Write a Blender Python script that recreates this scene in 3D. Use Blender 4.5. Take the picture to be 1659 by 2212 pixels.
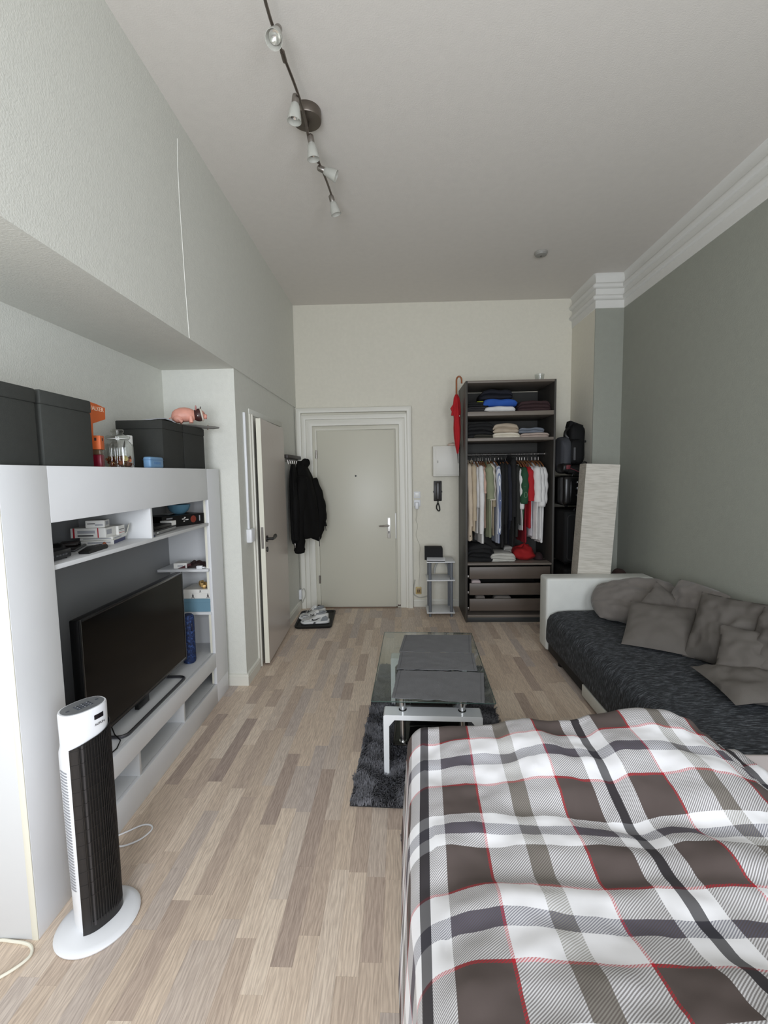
import bpy, bmesh, math, random
from mathutils import Vector, Matrix, noise
random.seed(7)
scene = bpy.context.scene
COL = scene.collection
for _o in list(bpy.data.objects):
    bpy.data.objects.remove(_o, do_unlink=True)

# ------------------------------------------------------------------ camera
F_PX, YAW, PITCH, ROLL, CAM_H = 972.95, -0.0377, -0.0872, -0.0160, 1.5312
def _cam():
    f = Vector((math.sin(YAW)*math.cos(PITCH), math.cos(YAW)*math.cos(PITCH), math.sin(PITCH)))
    r = Vector((math.cos(YAW), -math.sin(YAW), 0.0)); u = r.cross(f)
    c, s = math.cos(ROLL), math.sin(ROLL)
    r2 = c*r + s*u; u2 = -s*r + c*u
    cd = bpy.data.cameras.new('camera'); co = bpy.data.objects.new('camera', cd); COL.objects.link(co)
    m = Matrix((r2, u2, -f)).transposed().to_4x4(); m.translation = (0, 0, CAM_H)
    co.matrix_world = m
    cd.sensor_fit = 'VERTICAL'; cd.sensor_height = 36.0; cd.lens = F_PX/2212*36.0
    cd.clip_start = 0.02
    scene.camera = co
_cam()

# ------------------------------------------------------------------ world, daylight, exposure
world = bpy.data.worlds.new('world'); scene.world = world; world.use_nodes = True
world.node_tree.nodes['Background'].inputs['Color'].default_value = (0.80, 0.88, 1.0, 1)
world.node_tree.nodes['Background'].inputs['Strength'].default_value = 1.0
def window_light(name, loc, sx, sz, power, col):
    ld = bpy.data.lights.new(name, 'AREA'); ld.shape = 'RECTANGLE'; ld.size = sx; ld.size_y = sz
    ld.energy = power; ld.color = col
    lo = bpy.data.objects.new(name, ld); COL.objects.link(lo); lo.location = loc
    lo.rotation_euler = (math.radians(90), 0, 0)       # shines towards +Y, into the room
    return lo
window_light('daylight_through_window', (-0.42, -1.12, 1.58), 1.00, 1.72, 73, (0.905, 0.955, 1.03))
window_light('daylight_through_window', (1.22, -1.12, 1.58), 1.00, 1.72, 46, (0.905, 0.955, 1.03))
scene.view_settings.view_transform = 'Standard'
scene.view_settings.look = 'None'
scene.view_settings.gamma = 1.0
scene.view_settings.use_curve_mapping = False
scene.view_settings.exposure = 0.0

# ------------------------------------------------------------------ helpers: colour and materials
def lin(r, g, b):
    def k(c):
        c /= 255.0
        return c/12.92 if c <= 0.04045 else ((c+0.055)/1.055)**2.4
    return (k(r), k(g), k(b), 1.0)
MATS = {}
def M(name, rgb, rough=0.5, metal=0.0, var=0.0, vscale=8.0, bump=0.0, bscale=120.0, coat=0.0, sheen=0.0, spec=0.5, stretch=None):
    """plain procedural surface: colour with a little noise variation and a noise bump"""
    if name in MATS: return MATS[name]
    m = bpy.data.materials.new(name); m.use_nodes = True; nt = m.node_tree; b = nt.nodes['Principled BSDF']
    col = lin(*rgb)
    b.inputs['Base Color'].default_value = col; b.inputs['Roughness'].default_value = rough
    b.inputs['Metallic'].default_value = metal; b.inputs['Specular IOR Level'].default_value = spec
    if coat: b.inputs['Coat Weight'].default_value = coat; b.inputs['Coat Roughness'].default_value = 0.08
    if sheen: b.inputs['Sheen Weight'].default_value = sheen
    tc = nt.nodes.new('ShaderNodeTexCoord'); src = tc.outputs['Object']
    if stretch:
        mp = nt.nodes.new('ShaderNodeMapping'); mp.inputs['Scale'].default_value = stretch
        nt.links.new(src, mp.inputs['Vector']); src = mp.outputs['Vector']
    if var:
        n = nt.nodes.new('ShaderNodeTexNoise'); n.inputs['Scale'].default_value = vscale; n.inputs['Detail'].default_value = 4
        nt.links.new(src, n.inputs['Vector'])
        r = nt.nodes.new('ShaderNodeValToRGB')
        r.color_ramp.elements[0].position = 0.3; r.color_ramp.elements[1].position = 0.7
        r.color_ramp.elements[0].color = tuple(max(0, c*(1-var)) for c in col[:3]) + (1,)
        r.color_ramp.elements[1].color = tuple(min(1, c*(1+var)) for c in col[:3]) + (1,)
        nt.links.new(n.outputs['Fac'], r.inputs['Fac']); nt.links.new(r.outputs['Color'], b.inputs['Base Color'])
    if bump:
        n = nt.nodes.new('ShaderNodeTexNoise'); n.inputs['Scale'].default_value = bscale; n.inputs['Detail'].default_value = 3
        nt.links.new(src, n.inputs['Vector'])
        bp = nt.nodes.new('ShaderNodeBump'); bp.inputs['Strength'].default_value = bump; bp.inputs['Distance'].default_value = 0.004
        nt.links.new(n.outputs['Fac'], bp.inputs['Height']); nt.links.new(bp.outputs['Normal'], b.inputs['Normal'])
    MATS[name] = m
    return m
def Mglass(name, tint, gloss=0.04, rough=0.02, edge=0.6):
    """clear or tinted glass sheet: transparent with a fresnel gloss"""
    if name in MATS: return MATS[name]
    m = bpy.data.materials.new(name); m.use_nodes = True; nt = m.node_tree; nt.nodes.remove(nt.nodes['Principled BSDF'])
    out = nt.nodes['Material Output']
    t = nt.nodes.new('ShaderNodeBsdfTransparent'); t.inputs['Color'].default_value = tint + (1,)
    g = nt.nodes.new('ShaderNodeBsdfGlossy'); g.inputs['Roughness'].default_value = rough
    lw = nt.nodes.new('ShaderNodeLayerWeight'); lw.inputs['Blend'].default_value = .5
    pw = nt.nodes.new('ShaderNodeMath'); pw.operation = 'POWER'; pw.inputs[1].default_value = 4.0; nt.links.new(lw.outputs['Facing'], pw.inputs[0])
    ma = nt.nodes.new('ShaderNodeMath'); ma.operation = 'MULTIPLY_ADD'; ma.inputs[1].default_value = edge; ma.inputs[2].default_value = gloss; ma.use_clamp = True
    nt.links.new(pw.outputs[0], ma.inputs[0])
    mx = nt.nodes.new('ShaderNodeMixShader')
    nt.links.new(ma.outputs[0], mx.inputs['Fac']); nt.links.new(t.outputs[0], mx.inputs[1]); nt.links.new(g.outputs[0], mx.inputs[2])
    nt.links.new(mx.outputs[0], out.inputs['Surface'])
    MATS[name] = m
    return m
def Mstripe(name, stops, axis, period, rough=0.8, bump=0.0, coords='Object'):
    """sharp stripes along one object axis; stops = [(position, rgb)]"""
    m = bpy.data.materials.new(name); m.use_nodes = True; nt = m.node_tree; b = nt.nodes['Principled BSDF']
    b.inputs['Roughness'].default_value = rough
    tc = nt.nodes.new('ShaderNodeTexCoord'); sp = nt.nodes.new('ShaderNodeSeparateXYZ'); nt.links.new(tc.outputs[coords], sp.inputs[0])
    d = nt.nodes.new('ShaderNodeMath'); d.operation = 'DIVIDE'; d.inputs[1].default_value = period; nt.links.new(sp.outputs[axis], d.inputs[0])
    fr = nt.nodes.new('ShaderNodeMath'); fr.operation = 'FRACT'; nt.links.new(d.outputs[0], fr.inputs[0])
    r = ramp(nt, stops); nt.links.new(fr.outputs[0], r.inputs['Fac']); nt.links.new(r.outputs['Color'], b.inputs['Base Color'])
    MATS[name] = m
    return m
def ramp(nt, stops):
    r = nt.nodes.new('ShaderNodeValToRGB'); cr = r.color_ramp; cr.interpolation = 'CONSTANT'
    while len(cr.elements) > 1: cr.elements.remove(cr.elements[-1])
    cr.elements[0].position = stops[0][0]; cr.elements[0].color = lin(*stops[0][1])
    for p, c in stops[1:]:
        e = cr.elements.new(p); e.color = lin(*c)
    return r

# ------------------------------------------------------------------ helpers: meshes
class MB:
    def __init__(s): s.v = []; s.f = []
    def add(s, v, f):
        n = len(s.v); s.v += [tuple(p) for p in v]; s.f += [tuple(i+n for i in q) for q in f]; return s
    def box(s, x0, x1, y0, y1, z0, z1, b=0.0, seg=2, rot=None, piv=None):
        x0, x1 = min(x0, x1), max(x0, x1); y0, y1 = min(y0, y1), max(y0, y1); z0, z1 = min(z0, z1), max(z0, z1)
        bm = bmesh.new(); bmesh.ops.create_cube(bm, size=1.0)
        for v in bm.verts: v.co = Vector(((x0+x1)/2+v.co.x*(x1-x0), (y0+y1)/2+v.co.y*(y1-y0), (z0+z1)/2+v.co.z*(z1-z0)))
        if b: bmesh.ops.bevel(bm, geom=bm.edges[:], offset=min(b, .49*min(x1-x0, y1-y0, z1-z0)), segments=seg, affect='EDGES', profile=0.5)
        if rot is not None:
            pv = Vector(piv) if piv else Vector(((x0+x1)/2, (y0+y1)/2, (z0+z1)/2))
            for v in bm.verts: v.co = pv + rot @ (v.co-pv)
        s.frombm(bm); return s
    def frombm(s, bm):
        bm.verts.index_update(); s.add([v.co[:] for v in bm.verts], [[v.index for v in f.verts] for f in bm.faces]); bm.free()
    def cyl(s, p0, p1, r0, r1=None, n=20, caps=True):
        r1 = r0 if r1 is None else r1; p0 = Vector(p0); p1 = Vector(p1); d = (p1-p0).normalized()
        a = d.orthogonal().normalized(); b = d.cross(a)
        v = []; f = []
        for p, r in ((p0, r0), (p1, r1)):
            for i in range(n):
                t = 2*math.pi*i/n; v.append(p+a*(r*math.cos(t))+b*(r*math.sin(t)))
        f = [(i, (i+1) % n, n+(i+1) % n, n+i) for i in range(n)]
        if caps: f += [tuple(range(n-1, -1, -1)), tuple(range(n, 2*n))]
        return s.add(v, f)
    def tube(s, pts, r, n=10, closed=False, flat=1.0):
        pts = [Vector(p) for p in pts]; v = []; f = []; m = len(pts); prev = None
        for k, p in enumerate(pts):
            if closed: d = (pts[(k+1) % m]-pts[k-1]).normalized()
            else: d = (pts[min(k+1, m-1)]-pts[max(k-1, 0)]).normalized()
            if prev is None: a = d.orthogonal().normalized()
            else: a = (prev-d*prev.dot(d)).normalized()
            prev = a; b = d.cross(a); rr = r[k] if isinstance(r, (list, tuple)) else r
            for i in range(n):
                t = 2*math.pi*i/n; v.append(p+a*(rr*math.cos(t))+b*(rr*flat*math.sin(t)))
        for k in range(m if closed else m-1):
            k2 = (k+1) % m
            for i in range(n): f.append((k*n+i, k*n+(i+1) % n, k2*n+(i+1) % n, k2*n+i))
        if not closed: f += [tuple(range(n-1, -1, -1)), tuple(range((m-1)*n, m*n))]
        return s.add(v, f)
    def lathe(s, prof, c=(0, 0, 0), n=28, sx=1.0, sy=1.0, rot=0.0, caps=True):
        v = []; f = []; m = len(prof); cr, sr = math.cos(rot), math.sin(rot)
        for r, z in prof:
            for i in range(n):
                t = 2*math.pi*i/n; x = r*sx*math.cos(t); y = r*sy*math.sin(t)
                v.append((c[0]+x*cr-y*sr, c[1]+x*sr+y*cr, c[2]+z))
        for k in range(m-1):
            for i in range(n): f.append((k*n+i, k*n+(i+1) % n, (k+1)*n+(i+1) % n, (k+1)*n+i))
        if caps: f += [tuple(range(n-1, -1, -1)), tuple(range((m-1)*n, m*n))]
        return s.add(v, f)
    def grid(s, fn, nu, nv, cu=False, cv=False):
        v = [fn(i/(nu if cu else nu-1), j/(nv if cv else nv-1)) for i in range(nu) for j in range(nv)]; f = []
        for i in range(nu if cu else nu-1):
            for j in range(nv if cv else nv-1):
                i2 = (i+1) % nu; j2 = (j+1) % nv
                f.append((i*nv+j, i2*nv+j, i2*nv+j2, i*nv+j2))
        return s.add(v, f)
    def prism(s, poly, fn, t0, t1):
        """extrude a 2-D outline; fn(a, b, t) gives the point"""
        n = len(poly); v = [fn(a, b, t0) for a, b in poly]+[fn(a, b, t1) for a, b in poly]
        f = [(i, (i+1) % n, n+(i+1) % n, n+i) for i in range(n)]+[tuple(range(n-1, -1, -1)), tuple(range(n, 2*n))]
        return s.add(v, f)
    def loft(s, rings, caps=True):
        n = len(rings[0]); v = [p for r in rings for p in r]; f = []
        for k in range(len(rings)-1):
            for i in range(n): f.append((k*n+i, k*n+(i+1) % n, (k+1)*n+(i+1) % n, (k+1)*n+i))
        if caps: f += [tuple(range(n-1, -1, -1)), tuple(range((len(rings)-1)*n, len(rings)*n))]
        return s.add(v, f)
    def ball(s, c, r, n=16, m=10, rot=None):
        rx, ry, rz = r if isinstance(r, (tuple, list)) else (r, r, r)
        v = []; f = []
        for j in range(m+1):
            ph = math.pi*j/m
            for i in range(n):
                t = 2*math.pi*i/n
                p = Vector((rx*math.sin(ph)*math.cos(t), ry*math.sin(ph)*math.sin(t), rz*math.cos(ph)))
                if rot is not None: p = rot @ p
                v.append(Vector(c)+p)
        for j in range(m):
            for i in range(n): f.append((j*n+i, (j+1)*n+i, (j+1)*n+(i+1) % n, j*n+(i+1) % n))
        return s.add(v, f)
    def xf(s, mat):
        s.v = [tuple(mat @ Vector(p)) for p in s.v]; return s
    def build(s, name, mat, parent=None, smooth=True, ang=38, loc=None, uv=None):
        me = bpy.data.meshes.new(name); me.from_pydata(s.v, [], s.f); 
        bm = bmesh.new(); bm.from_mesh(me); bmesh.ops.remove_doubles(bm, verts=bm.verts, dist=1e-6)
        bmesh.ops.recalc_face_normals(bm, faces=bm.faces); bm.to_mesh(me); bm.free()
        if smooth:
            me.polygons.foreach_set('use_smooth', [True]*len(me.polygons)); me.set_sharp_from_angle(angle=math.radians(ang))
        me.materials.append(mat)
        return link(name, me, parent, loc)
def link(name, me, parent=None, loc=None):
    o = bpy.data.objects.new(name, me); COL.objects.link(o)
    if parent is not None: o.parent = parent
    if loc is not None: o.location = loc
    return o
def thing(name, label, cat, loc=(0, 0, 0), rz=0.0, group=None, rot=None):
    o = bpy.data.objects.new(name, None); COL.objects.link(o); o.empty_display_size = 0.05
    o.location = loc; o.rotation_euler = rot if rot else (0, 0, rz)
    return tag(o, label, cat, group)
def tag(o, label, cat, group=None):
    o['label'] = label; o['category'] = cat
    if group: o['group'] = group
    return o
def struct(name, mb, mat, label=None, smooth=False):
    o = mb.build(name, mat, None, smooth=smooth) if isinstance(mb, MB) else mb
    o['kind'] = 'structure'
    if label: o['label'] = label
    return o
def copy_tree(o, parent=None, label=None):
    c = o.copy(); COL.objects.link(c); c.parent = parent
    if label: c['label'] = label
    for ch in o.children: copy_tree(ch, c)
    return c
def text_mesh(name, body, size, mat, parent, mat4, depth=0.0006):
    cu = bpy.data.curves.new(name, 'FONT'); cu.body = body; cu.size = size; cu.extrude = depth; cu.align_x = 'CENTER'; cu.align_y = 'CENTER'
    t = bpy.data.objects.new(name+'_tmp', cu); COL.objects.link(t)
    dg = bpy.context.evaluated_depsgraph_get(); me = bpy.data.meshes.new_from_object(t.evaluated_get(dg))
    bpy.data.objects.remove(t, do_unlink=True); bpy.data.curves.remove(cu)
    me.materials.clear(); me.materials.append(mat); me.transform(mat4)
    return link(name, me, parent)
def nz(x, y, z=0.0): return noise.noise(Vector((x, y, z)))
def rotz(a): return Matrix.Rotation(a, 3, 'Z')
def rotx(a): return Matrix.Rotation(a, 3, 'X')
def roty(a): return Matrix.Rotation(a, 3, 'Y')

# ------------------------------------------------------------------ common materials
WALL = M('white_textured_wallpaper', (222, 222, 214), .85, bump=.4, bscale=130, var=.02, vscale=30)
WALLB = M('white_back_wallpaper', (225, 221, 207), .85, bump=.35, bscale=130, var=.02, vscale=30)
CEIL = M('white_ceiling_paint', (223, 218, 211), .9, bump=.2, bscale=160, var=.015, vscale=20)
GREY = M('grey_wall_paint', (155, 157, 147), .8, bump=.3, bscale=140, var=.02, vscale=20)
STUCCO = M('white_stucco', (222, 221, 216), .75, bump=.08, bscale=60)
LACQ = M('white_lacquer', (228, 229, 231), .28, var=.01)
LACQM = M('white_matt_board', (212, 213, 214), .45)
CREAM = M('cream_edge_strip', (228, 225, 210), .5)
TRIMW = M('white_gloss_trim', (226, 224, 214), .4, bump=.05, bscale=60)
PLASW = M('white_plastic', (230, 231, 234), .32)
BLACKP = M('black_plastic', (12, 12, 13), .4, spec=.35)
CHROME = M('chrome', (205, 205, 205), .12, metal=1.0)
STEEL = M('brushed_steel', (150, 145, 140), .32, metal=1.0)
DARKST = M('dark_nickel', (128, 120, 113), .38, metal=1.0)
# ================================================================== THE SETTING
ZC, ZLED, YN = 3.3565, 2.262, 3.137
YF = -1.18                                             # window wall behind the camera
XL = lambda y: -1.0915-.0114*y                         # upper left wall
XW = lambda y: -1.1395-.0114*(y-YN)                    # lower left wall, a finger behind the upper one
XR = lambda y: 2.0514+.0178*y                          # grey right wall
YB = lambda x: 5.05+.0132*x                            # back wall
XN, XC, YC, ZCOR = -1.645, 1.8661, 4.484, 3.045

def slab(pts, z0, z1):
    mb = MB(); n = len(pts)
    v = [(x, y, z0) for x, y in pts]+[(x, y, z1) for x, y in pts]
    mb.add(v, [(i, (i+1) % n, n+(i+1) % n, n+i) for i in range(n)]+[tuple(range(n-1, -1, -1)), tuple(range(n, 2*n))])
    return mb
floor = struct('floor', slab([(XN-.1, YF-.1), (2.3, YF-.1), (2.3, 5.25), (XN-.1, 5.25)], -.12, -.006), M('dark_joint_bed', (96, 80, 68), .8), 'oak-look laminate floor of narrow brown strips')
struct('ceiling', slab([(XN-.1, YF-.1), (2.3, YF-.1), (2.3, 5.25), (XN-.1, 5.25)], ZC, ZC+.12), CEIL)
struct('wall_back', slab([(-1.9, YB(-1.9)), (2.3, YB(2.3)), (2.3, 5.25), (-1.9, 5.25)], 0, ZC), WALLB)
wlu = struct('wall_left_upper', slab([(XL(YF), YF), (XL(5.03), 5.03), (XN, 5.03), (XN, YF)], ZLED, ZC), WALL, 'upper left wall overhanging the niche')
struct('wall_left_lower', slab([(XW(YN), YN), (XW(5.03), 5.03), (XN-.1, 5.03), (XN-.1, YN)], 0, ZLED), WALL)
struct('wall_niche', slab([(XN, YF), (XN, YN), (XN-.1, YN), (XN-.1, YF)], 0, ZLED), WALL)
struct('wall_right', slab([(XR(YF), YF), (XR(5.2), 5.2), (2.35, 5.2), (2.35, YF)], 0, ZCOR), GREY)
struct('wall_right_upper', slab([(XR(YF), YF), (XR(5.2), 5.2), (2.35, 5.2), (2.35, YF)], ZCOR, ZC), STUCCO)
# chimney breast: grey towards the room, its side and head white
col_g = MB().add([(XC, YC, 0), (XR(YC)+.002, YC, 0), (XR(YC)+.002, YC, ZCOR), (XC, YC, ZCOR), (XC, YC+.01, 0), (XR(YC)+.002, YC+.01, 0), (XR(YC)+.002, YC+.01, ZCOR), (XC, YC+.01, ZCOR)],
                 [(0, 1, 2, 3), (4, 7, 6, 5), (0, 3, 7, 4), (1, 5, 6, 2), (0, 4, 5, 1), (3, 2, 6, 7)])
struct('wall_column_front', col_g, GREY)
struct('wall_column', slab([(XC, YC+.0102), (XC, YB(XC)), (XR(5.05), YB(XC)), (XR(YC), YC+.0102)], 0, ZC), WALLB)
struct('wall_column_head', slab([(XC, YC), (XC, YC+.0101), (XR(YC)+.003, YC+.0101), (XR(YC)+.003, YC)], ZCOR, ZC), STUCCO)

# stucco cornice: rounded double bead running along the right wall and round the column
def cornice_profile():
    p = [(0, 3.045), (.005, 3.048), (.005, 3.117)]
    for a in range(-80, 81, 20): p.append((.006+.027*math.cos(math.radians(a)), 3.143+.025*math.sin(math.radians(a))))
    p += [(.005, 3.169), (.005, 3.222)]
    for a in range(-80, 81, 20): p.append((.006+.030*math.cos(math.radians(a)), 3.250+.027*math.sin(math.radians(a))))
    p += [(.005, 3.279), (.007, 3.32), (.014, 3.343), (.030, 3.3565), (0, 3.3565)]
    return p
def cornice():
    path = [(Vector((XR(YF), YF)), Vector((-1, 0))), (Vector((XR(YC), YC)), Vector((-1, -1))), (Vector((XC, YC)), Vector((-1, -1))), (Vector((XC, YB(XC))), Vector((-1, 0)))]
    prof = cornice_profile(); rings = []
    def ring(p, d): return [(p.x+d.x*a, p.y+d.y*a, z) for a, z in prof]
    rings.append(ring(*path[0])); rings.append(ring(*path[1]))
    c = path[2][0]                                   # outer corner swept round
    for k in range(0, 7):
        a = math.radians(270-90*k/6); rings.append(ring(c, Vector((math.cos(a), math.sin(a)))))
    rings.append(ring(*path[3]))
    return MB().loft(rings)
struct('trim_1', cornice(), STUCCO, 'white stucco cornice with two rounded beads', smooth=True)

# little raised wallpaper seam on the upper wall
seam = [(XL(2.42)+.001+.0015*0, 2.423, 3.25), (XL(2.42)+.001, 2.41, 3.10), (XL(2.42)+.001, 2.409, 2.93), (XL(2.42)+.001, 2.418, 2.70), (XL(2.42)+.001, 2.424, 2.52), (XL(2.42)+.001, 2.434, 2.36), (XL(2.42)+.001, 2.441, 2.264)]
MB().tube(seam, .0017, 6).build('wallpaper_seam', M('bright_paper', (236, 236, 230), .8), wlu)

# window wall behind the camera: two tall windows
wins = [(-.94, .10), (.70, 1.74)]
wf = MB()
wf.box(XN-.1, wins[0][0], YF-.2, YF, 0, ZC).box(wins[0][1], wins[1][0], YF-.2, YF, 0, ZC).box(wins[1][1], 2.35, YF-.2, YF, 0, ZC)
for a, b in wins: wf.box(a, b, YF-.2, YF, 0, .70).box(a, b, YF-.2, YF, 2.46, ZC)
struct('wall_front', wf, WALL)
for i, (a, b) in enumerate(wins):
    w = MB(); w.box(a, a+.06, YF-.16, YF-.10, .70, 2.46).box(b-.06, b, YF-.16, YF-.10, .70, 2.46).box(a, b, YF-.16, YF-.10, .70, .76).box(a, b, YF-.16, YF-.10, 2.40, 2.46).box((a+b)/2-.04, (a+b)/2+.04, YF-.16, YF-.10, .7, 2.46).box(a, b, YF-.16, YF-.10, 1.9, 1.96)
    wo = struct('window_%d' % (i+1), w, TRIMW)
    for k, (p, q) in enumerate(((a+.06, (a+b)/2-.04), ((a+b)/2+.04, b-.06))):
        MB().box(p, q, YF-.134, YF-.13, .76, 2.40).build('pane', Mglass('window_glass', (.95, .97, .97)), wo)
    MB().box(a-.05, b+.05, YF-.02, YF+.03, .66, .70, .008).build('window_sill', LACQM, wo)

# baseboards
def base_mb(p0, p1, nrm, h=.085, t=.016):
    p0 = Vector(p0); p1 = Vector(p1); n = Vector(nrm).normalized(); prof = [(0, 0), (t, 0), (t, h*.75), (t*.72, h*.78), (t*.72, h*.84), (t*.95, h*.87), (t*.8, h*.97), (0, h)]
    return MB().loft([[(p.x+n.x*a, p.y+n.y*a, z) for a, z in prof] for p in (p0, p1)])
struct('baseboard_niche', base_mb((XN, YN), (XW(YN)+.016, YN), (0, -1)), TRIMW)
struct('baseboard_left', base_mb((XW(YN), YN), (XW(3.41), 3.41), (1, 0)), TRIMW)
struct('baseboard_left_far', base_mb((XW(4.36), 4.36), (XW(5.03), 5.03), (1, 0), h=.10), TRIMW)
struct('baseboard_back', base_mb((.135, YB(.135)), (XC, YB(XC)), (0, -1)), TRIMW)
struct('baseboard_right', base_mb((XR(YF), YF), (XR(YC), YC), (-1, 0)), TRIMW)

# ------------------------------------------------------------------ floor strips
def floor_material():
    m = bpy.data.materials.new('laminate_strip'); m.use_nodes = True; nt = m.node_tree; b = nt.nodes['Principled BSDF']; L = nt.links.new
    tc = nt.nodes.new('ShaderNodeTexCoord'); geo = nt.nodes.new('ShaderNodeNewGeometry'); oi = nt.nodes.new('ShaderNodeObjectInfo')
    ad = nt.nodes.new('ShaderNodeMath'); ad.operation = 'MULTIPLY_ADD'; ad.inputs[1].default_value = 7.31
    L(geo.outputs['Random Per Island'], ad.inputs[0]); L(oi.outputs['Random'], ad.inputs[2])
    fr = nt.nodes.new('ShaderNodeMath'); fr.operation = 'FRACT'; L(ad.outputs[0], fr.inputs[0])
    r = nt.nodes.new('ShaderNodeValToRGB'); cr = r.color_ramp
    cols = [(0, (176, 159, 149)), (.08, (196, 178, 164)), (.28, (209, 191, 174)), (.5, (220, 202, 184)), (.68, (230, 214, 197)), (.80, (209, 194, 181)), (.93, (196, 184, 177)), (1, (233, 217, 199))]
    cr.elements[0].color = lin(*cols[0][1]); cr.elements[1].position = 1; cr.elements[1].color = lin(*cols[-1][1])
    for p, c in cols[1:-1]: e = cr.elements.new(p); e.color = lin(*c)
    L(fr.outputs[0], r.inputs['Fac'])
    # grain: long noise along the strip, shifted by the strip's own random number
    sh = nt.nodes.new('ShaderNodeVectorMath'); sh.operation = 'SCALE'; sh.inputs[0].default_value = (3.7, 11.3, 5.1); L(fr.outputs[0], sh.inputs['Scale'])
    va = nt.nodes.new('ShaderNodeVectorMath'); va.operation = 'ADD'; L(geo.outputs['Position'], va.inputs[0]); L(sh.outputs[0], va.inputs[1])
    mp = nt.nodes.new('ShaderNodeMapping'); mp.inputs['Scale'].default_value = (1, .06, 1); L(va.outputs[0], mp.inputs['Vector'])
    n1 = nt.nodes.new('ShaderNodeTexNoise'); n1.inputs['Scale'].default_value = 240; n1.inputs['Detail'].default_value = 4; n1.inputs['Roughness'].default_value = .6; n1.inputs['Distortion'].default_value = .35; L(mp.outputs[0], n1.inputs['Vector'])
    mp2 = nt.nodes.new('ShaderNodeMapping'); mp2.inputs['Scale'].default_value = (1, .16, 1); L(va.outputs[0], mp2.inputs['Vector'])
    wv = nt.nodes.new('ShaderNodeTexWave'); wv.wave_type = 'BANDS'; wv.bands_direction = 'X'; wv.inputs['Scale'].default_value = 26; wv.inputs['Distortion'].default_value = 12; wv.inputs['Detail'].default_value = 2; wv.inputs['Detail Scale'].default_value = 1.6; L(mp2.outputs[0], wv.inputs['Vector'])
    r1 = nt.nodes.new('ShaderNodeValToRGB'); r1.color_ramp.elements[0].position = .30; r1.color_ramp.elements[1].position = .56
    r1.color_ramp.elements[0].color = (.60, .57, .56, 1); r1.color_ramp.elements[1].color = (1.05, 1.04, 1.02, 1); L(n1.outputs['Fac'], r1.inputs['Fac'])
    r2 = nt.nodes.new('ShaderNodeValToRGB'); r2.color_ramp.elements[0].color = (.84, .82, .81, 1); r2.color_ramp.elements[1].color = (1.03, 1.03, 1.02, 1); L(wv.outputs['Fac'], r2.inputs['Fac'])
    m1 = nt.nodes.new('ShaderNodeMix'); m1.data_type = 'RGBA'; m1.blend_type = 'MULTIPLY'; m1.inputs['Factor'].default_value = .58; L(r.outputs['Color'], m1.inputs[6]); L(r1.outputs['Color'], m1.inputs[7])
    m2 = nt.nodes.new('ShaderNodeMix'); m2.data_type = 'RGBA'; m2.blend_type = 'MULTIPLY'; m2.inputs['Factor'].default_value = .9; L(m1.outputs[2], m2.inputs[6]); L(r2.outputs['Color'], m2.inputs[7])
    L(m2.outputs[2], b.inputs['Base Color']); b.inputs['Roughness'].default_value = .45; b.inputs['Specular IOR Level'].default_value = .35
    bp = nt.nodes.new('ShaderNodeBump'); bp.inputs['Strength'].default_value = .12; bp.inputs['Distance'].default_value = .001; L(n1.outputs['Fac'], bp.inputs['Height']); L(bp.outputs[0], b.inputs['Normal'])
    return m
def floor_strips():
    mat = floor_material(); rnd = random.Random(21); SW = .0700; LEN = [.24, .30, .36, .42, .50, .58]
    def strip_geo(l):
        w = SW-.0003; l = l-.0003
        v = [(0, 0, -.005), (w, 0, -.005), (w, l, -.005), (0, l, -.005), (0, 0, 0), (w, 0, 0), (w, l, 0), (0, l, 0)]
        return v, [(0, 1, 5, 4), (1, 2, 6, 5), (2, 3, 7, 6), (3, 0, 4, 7), (4, 5, 6, 7), (0, 3, 2, 1)]
    meshes = {}
    for l in LEN:
        me = bpy.data.meshes.new('plank'); v, f = strip_geo(l); me.from_pydata(v, [], f); me.materials.append(mat); meshes[l] = me
    x = -.0771-.07*23; near = []; far = MB()
    while x < 2.22:
        y = YF-rnd.random()*.4; last = None
        while y < 5.09:
            l = rnd.choice([k for k in LEN if k != last]); last = l
            yc = y+l/2; seen = (-1.26 < x < 1.24) and yc > .62 and not (x > 0.06 and yc < 1.66) and not (-.22 < x < .56 and 2.0 < yc < 3.36) and not (x < -1.16 and yc > 3.1) and not (x > .62 and yc > 4.55)
            if seen: near.append((math.hypot(x, yc, CAM_H), x, y, l))
            else: far.add(*[[(a+x, b+y, c) for a, b, c in strip_geo(l)[0]], strip_geo(l)[1]])
            y += l
        x += SW
    near.sort()
    for _, px, py, l in near[:300]:
        o = link('plank', meshes[l], floor, (px, py, 0))
    for _, px, py, l in near[300:]:
        far.add(*[[(a+px, b+py, c) for a, b, c in strip_geo(l)[0]], strip_geo(l)[1]])
    o = far.build('plank_field', mat, floor, smooth=False); o['kind'] = 'stuff'
floor_strips()

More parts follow.
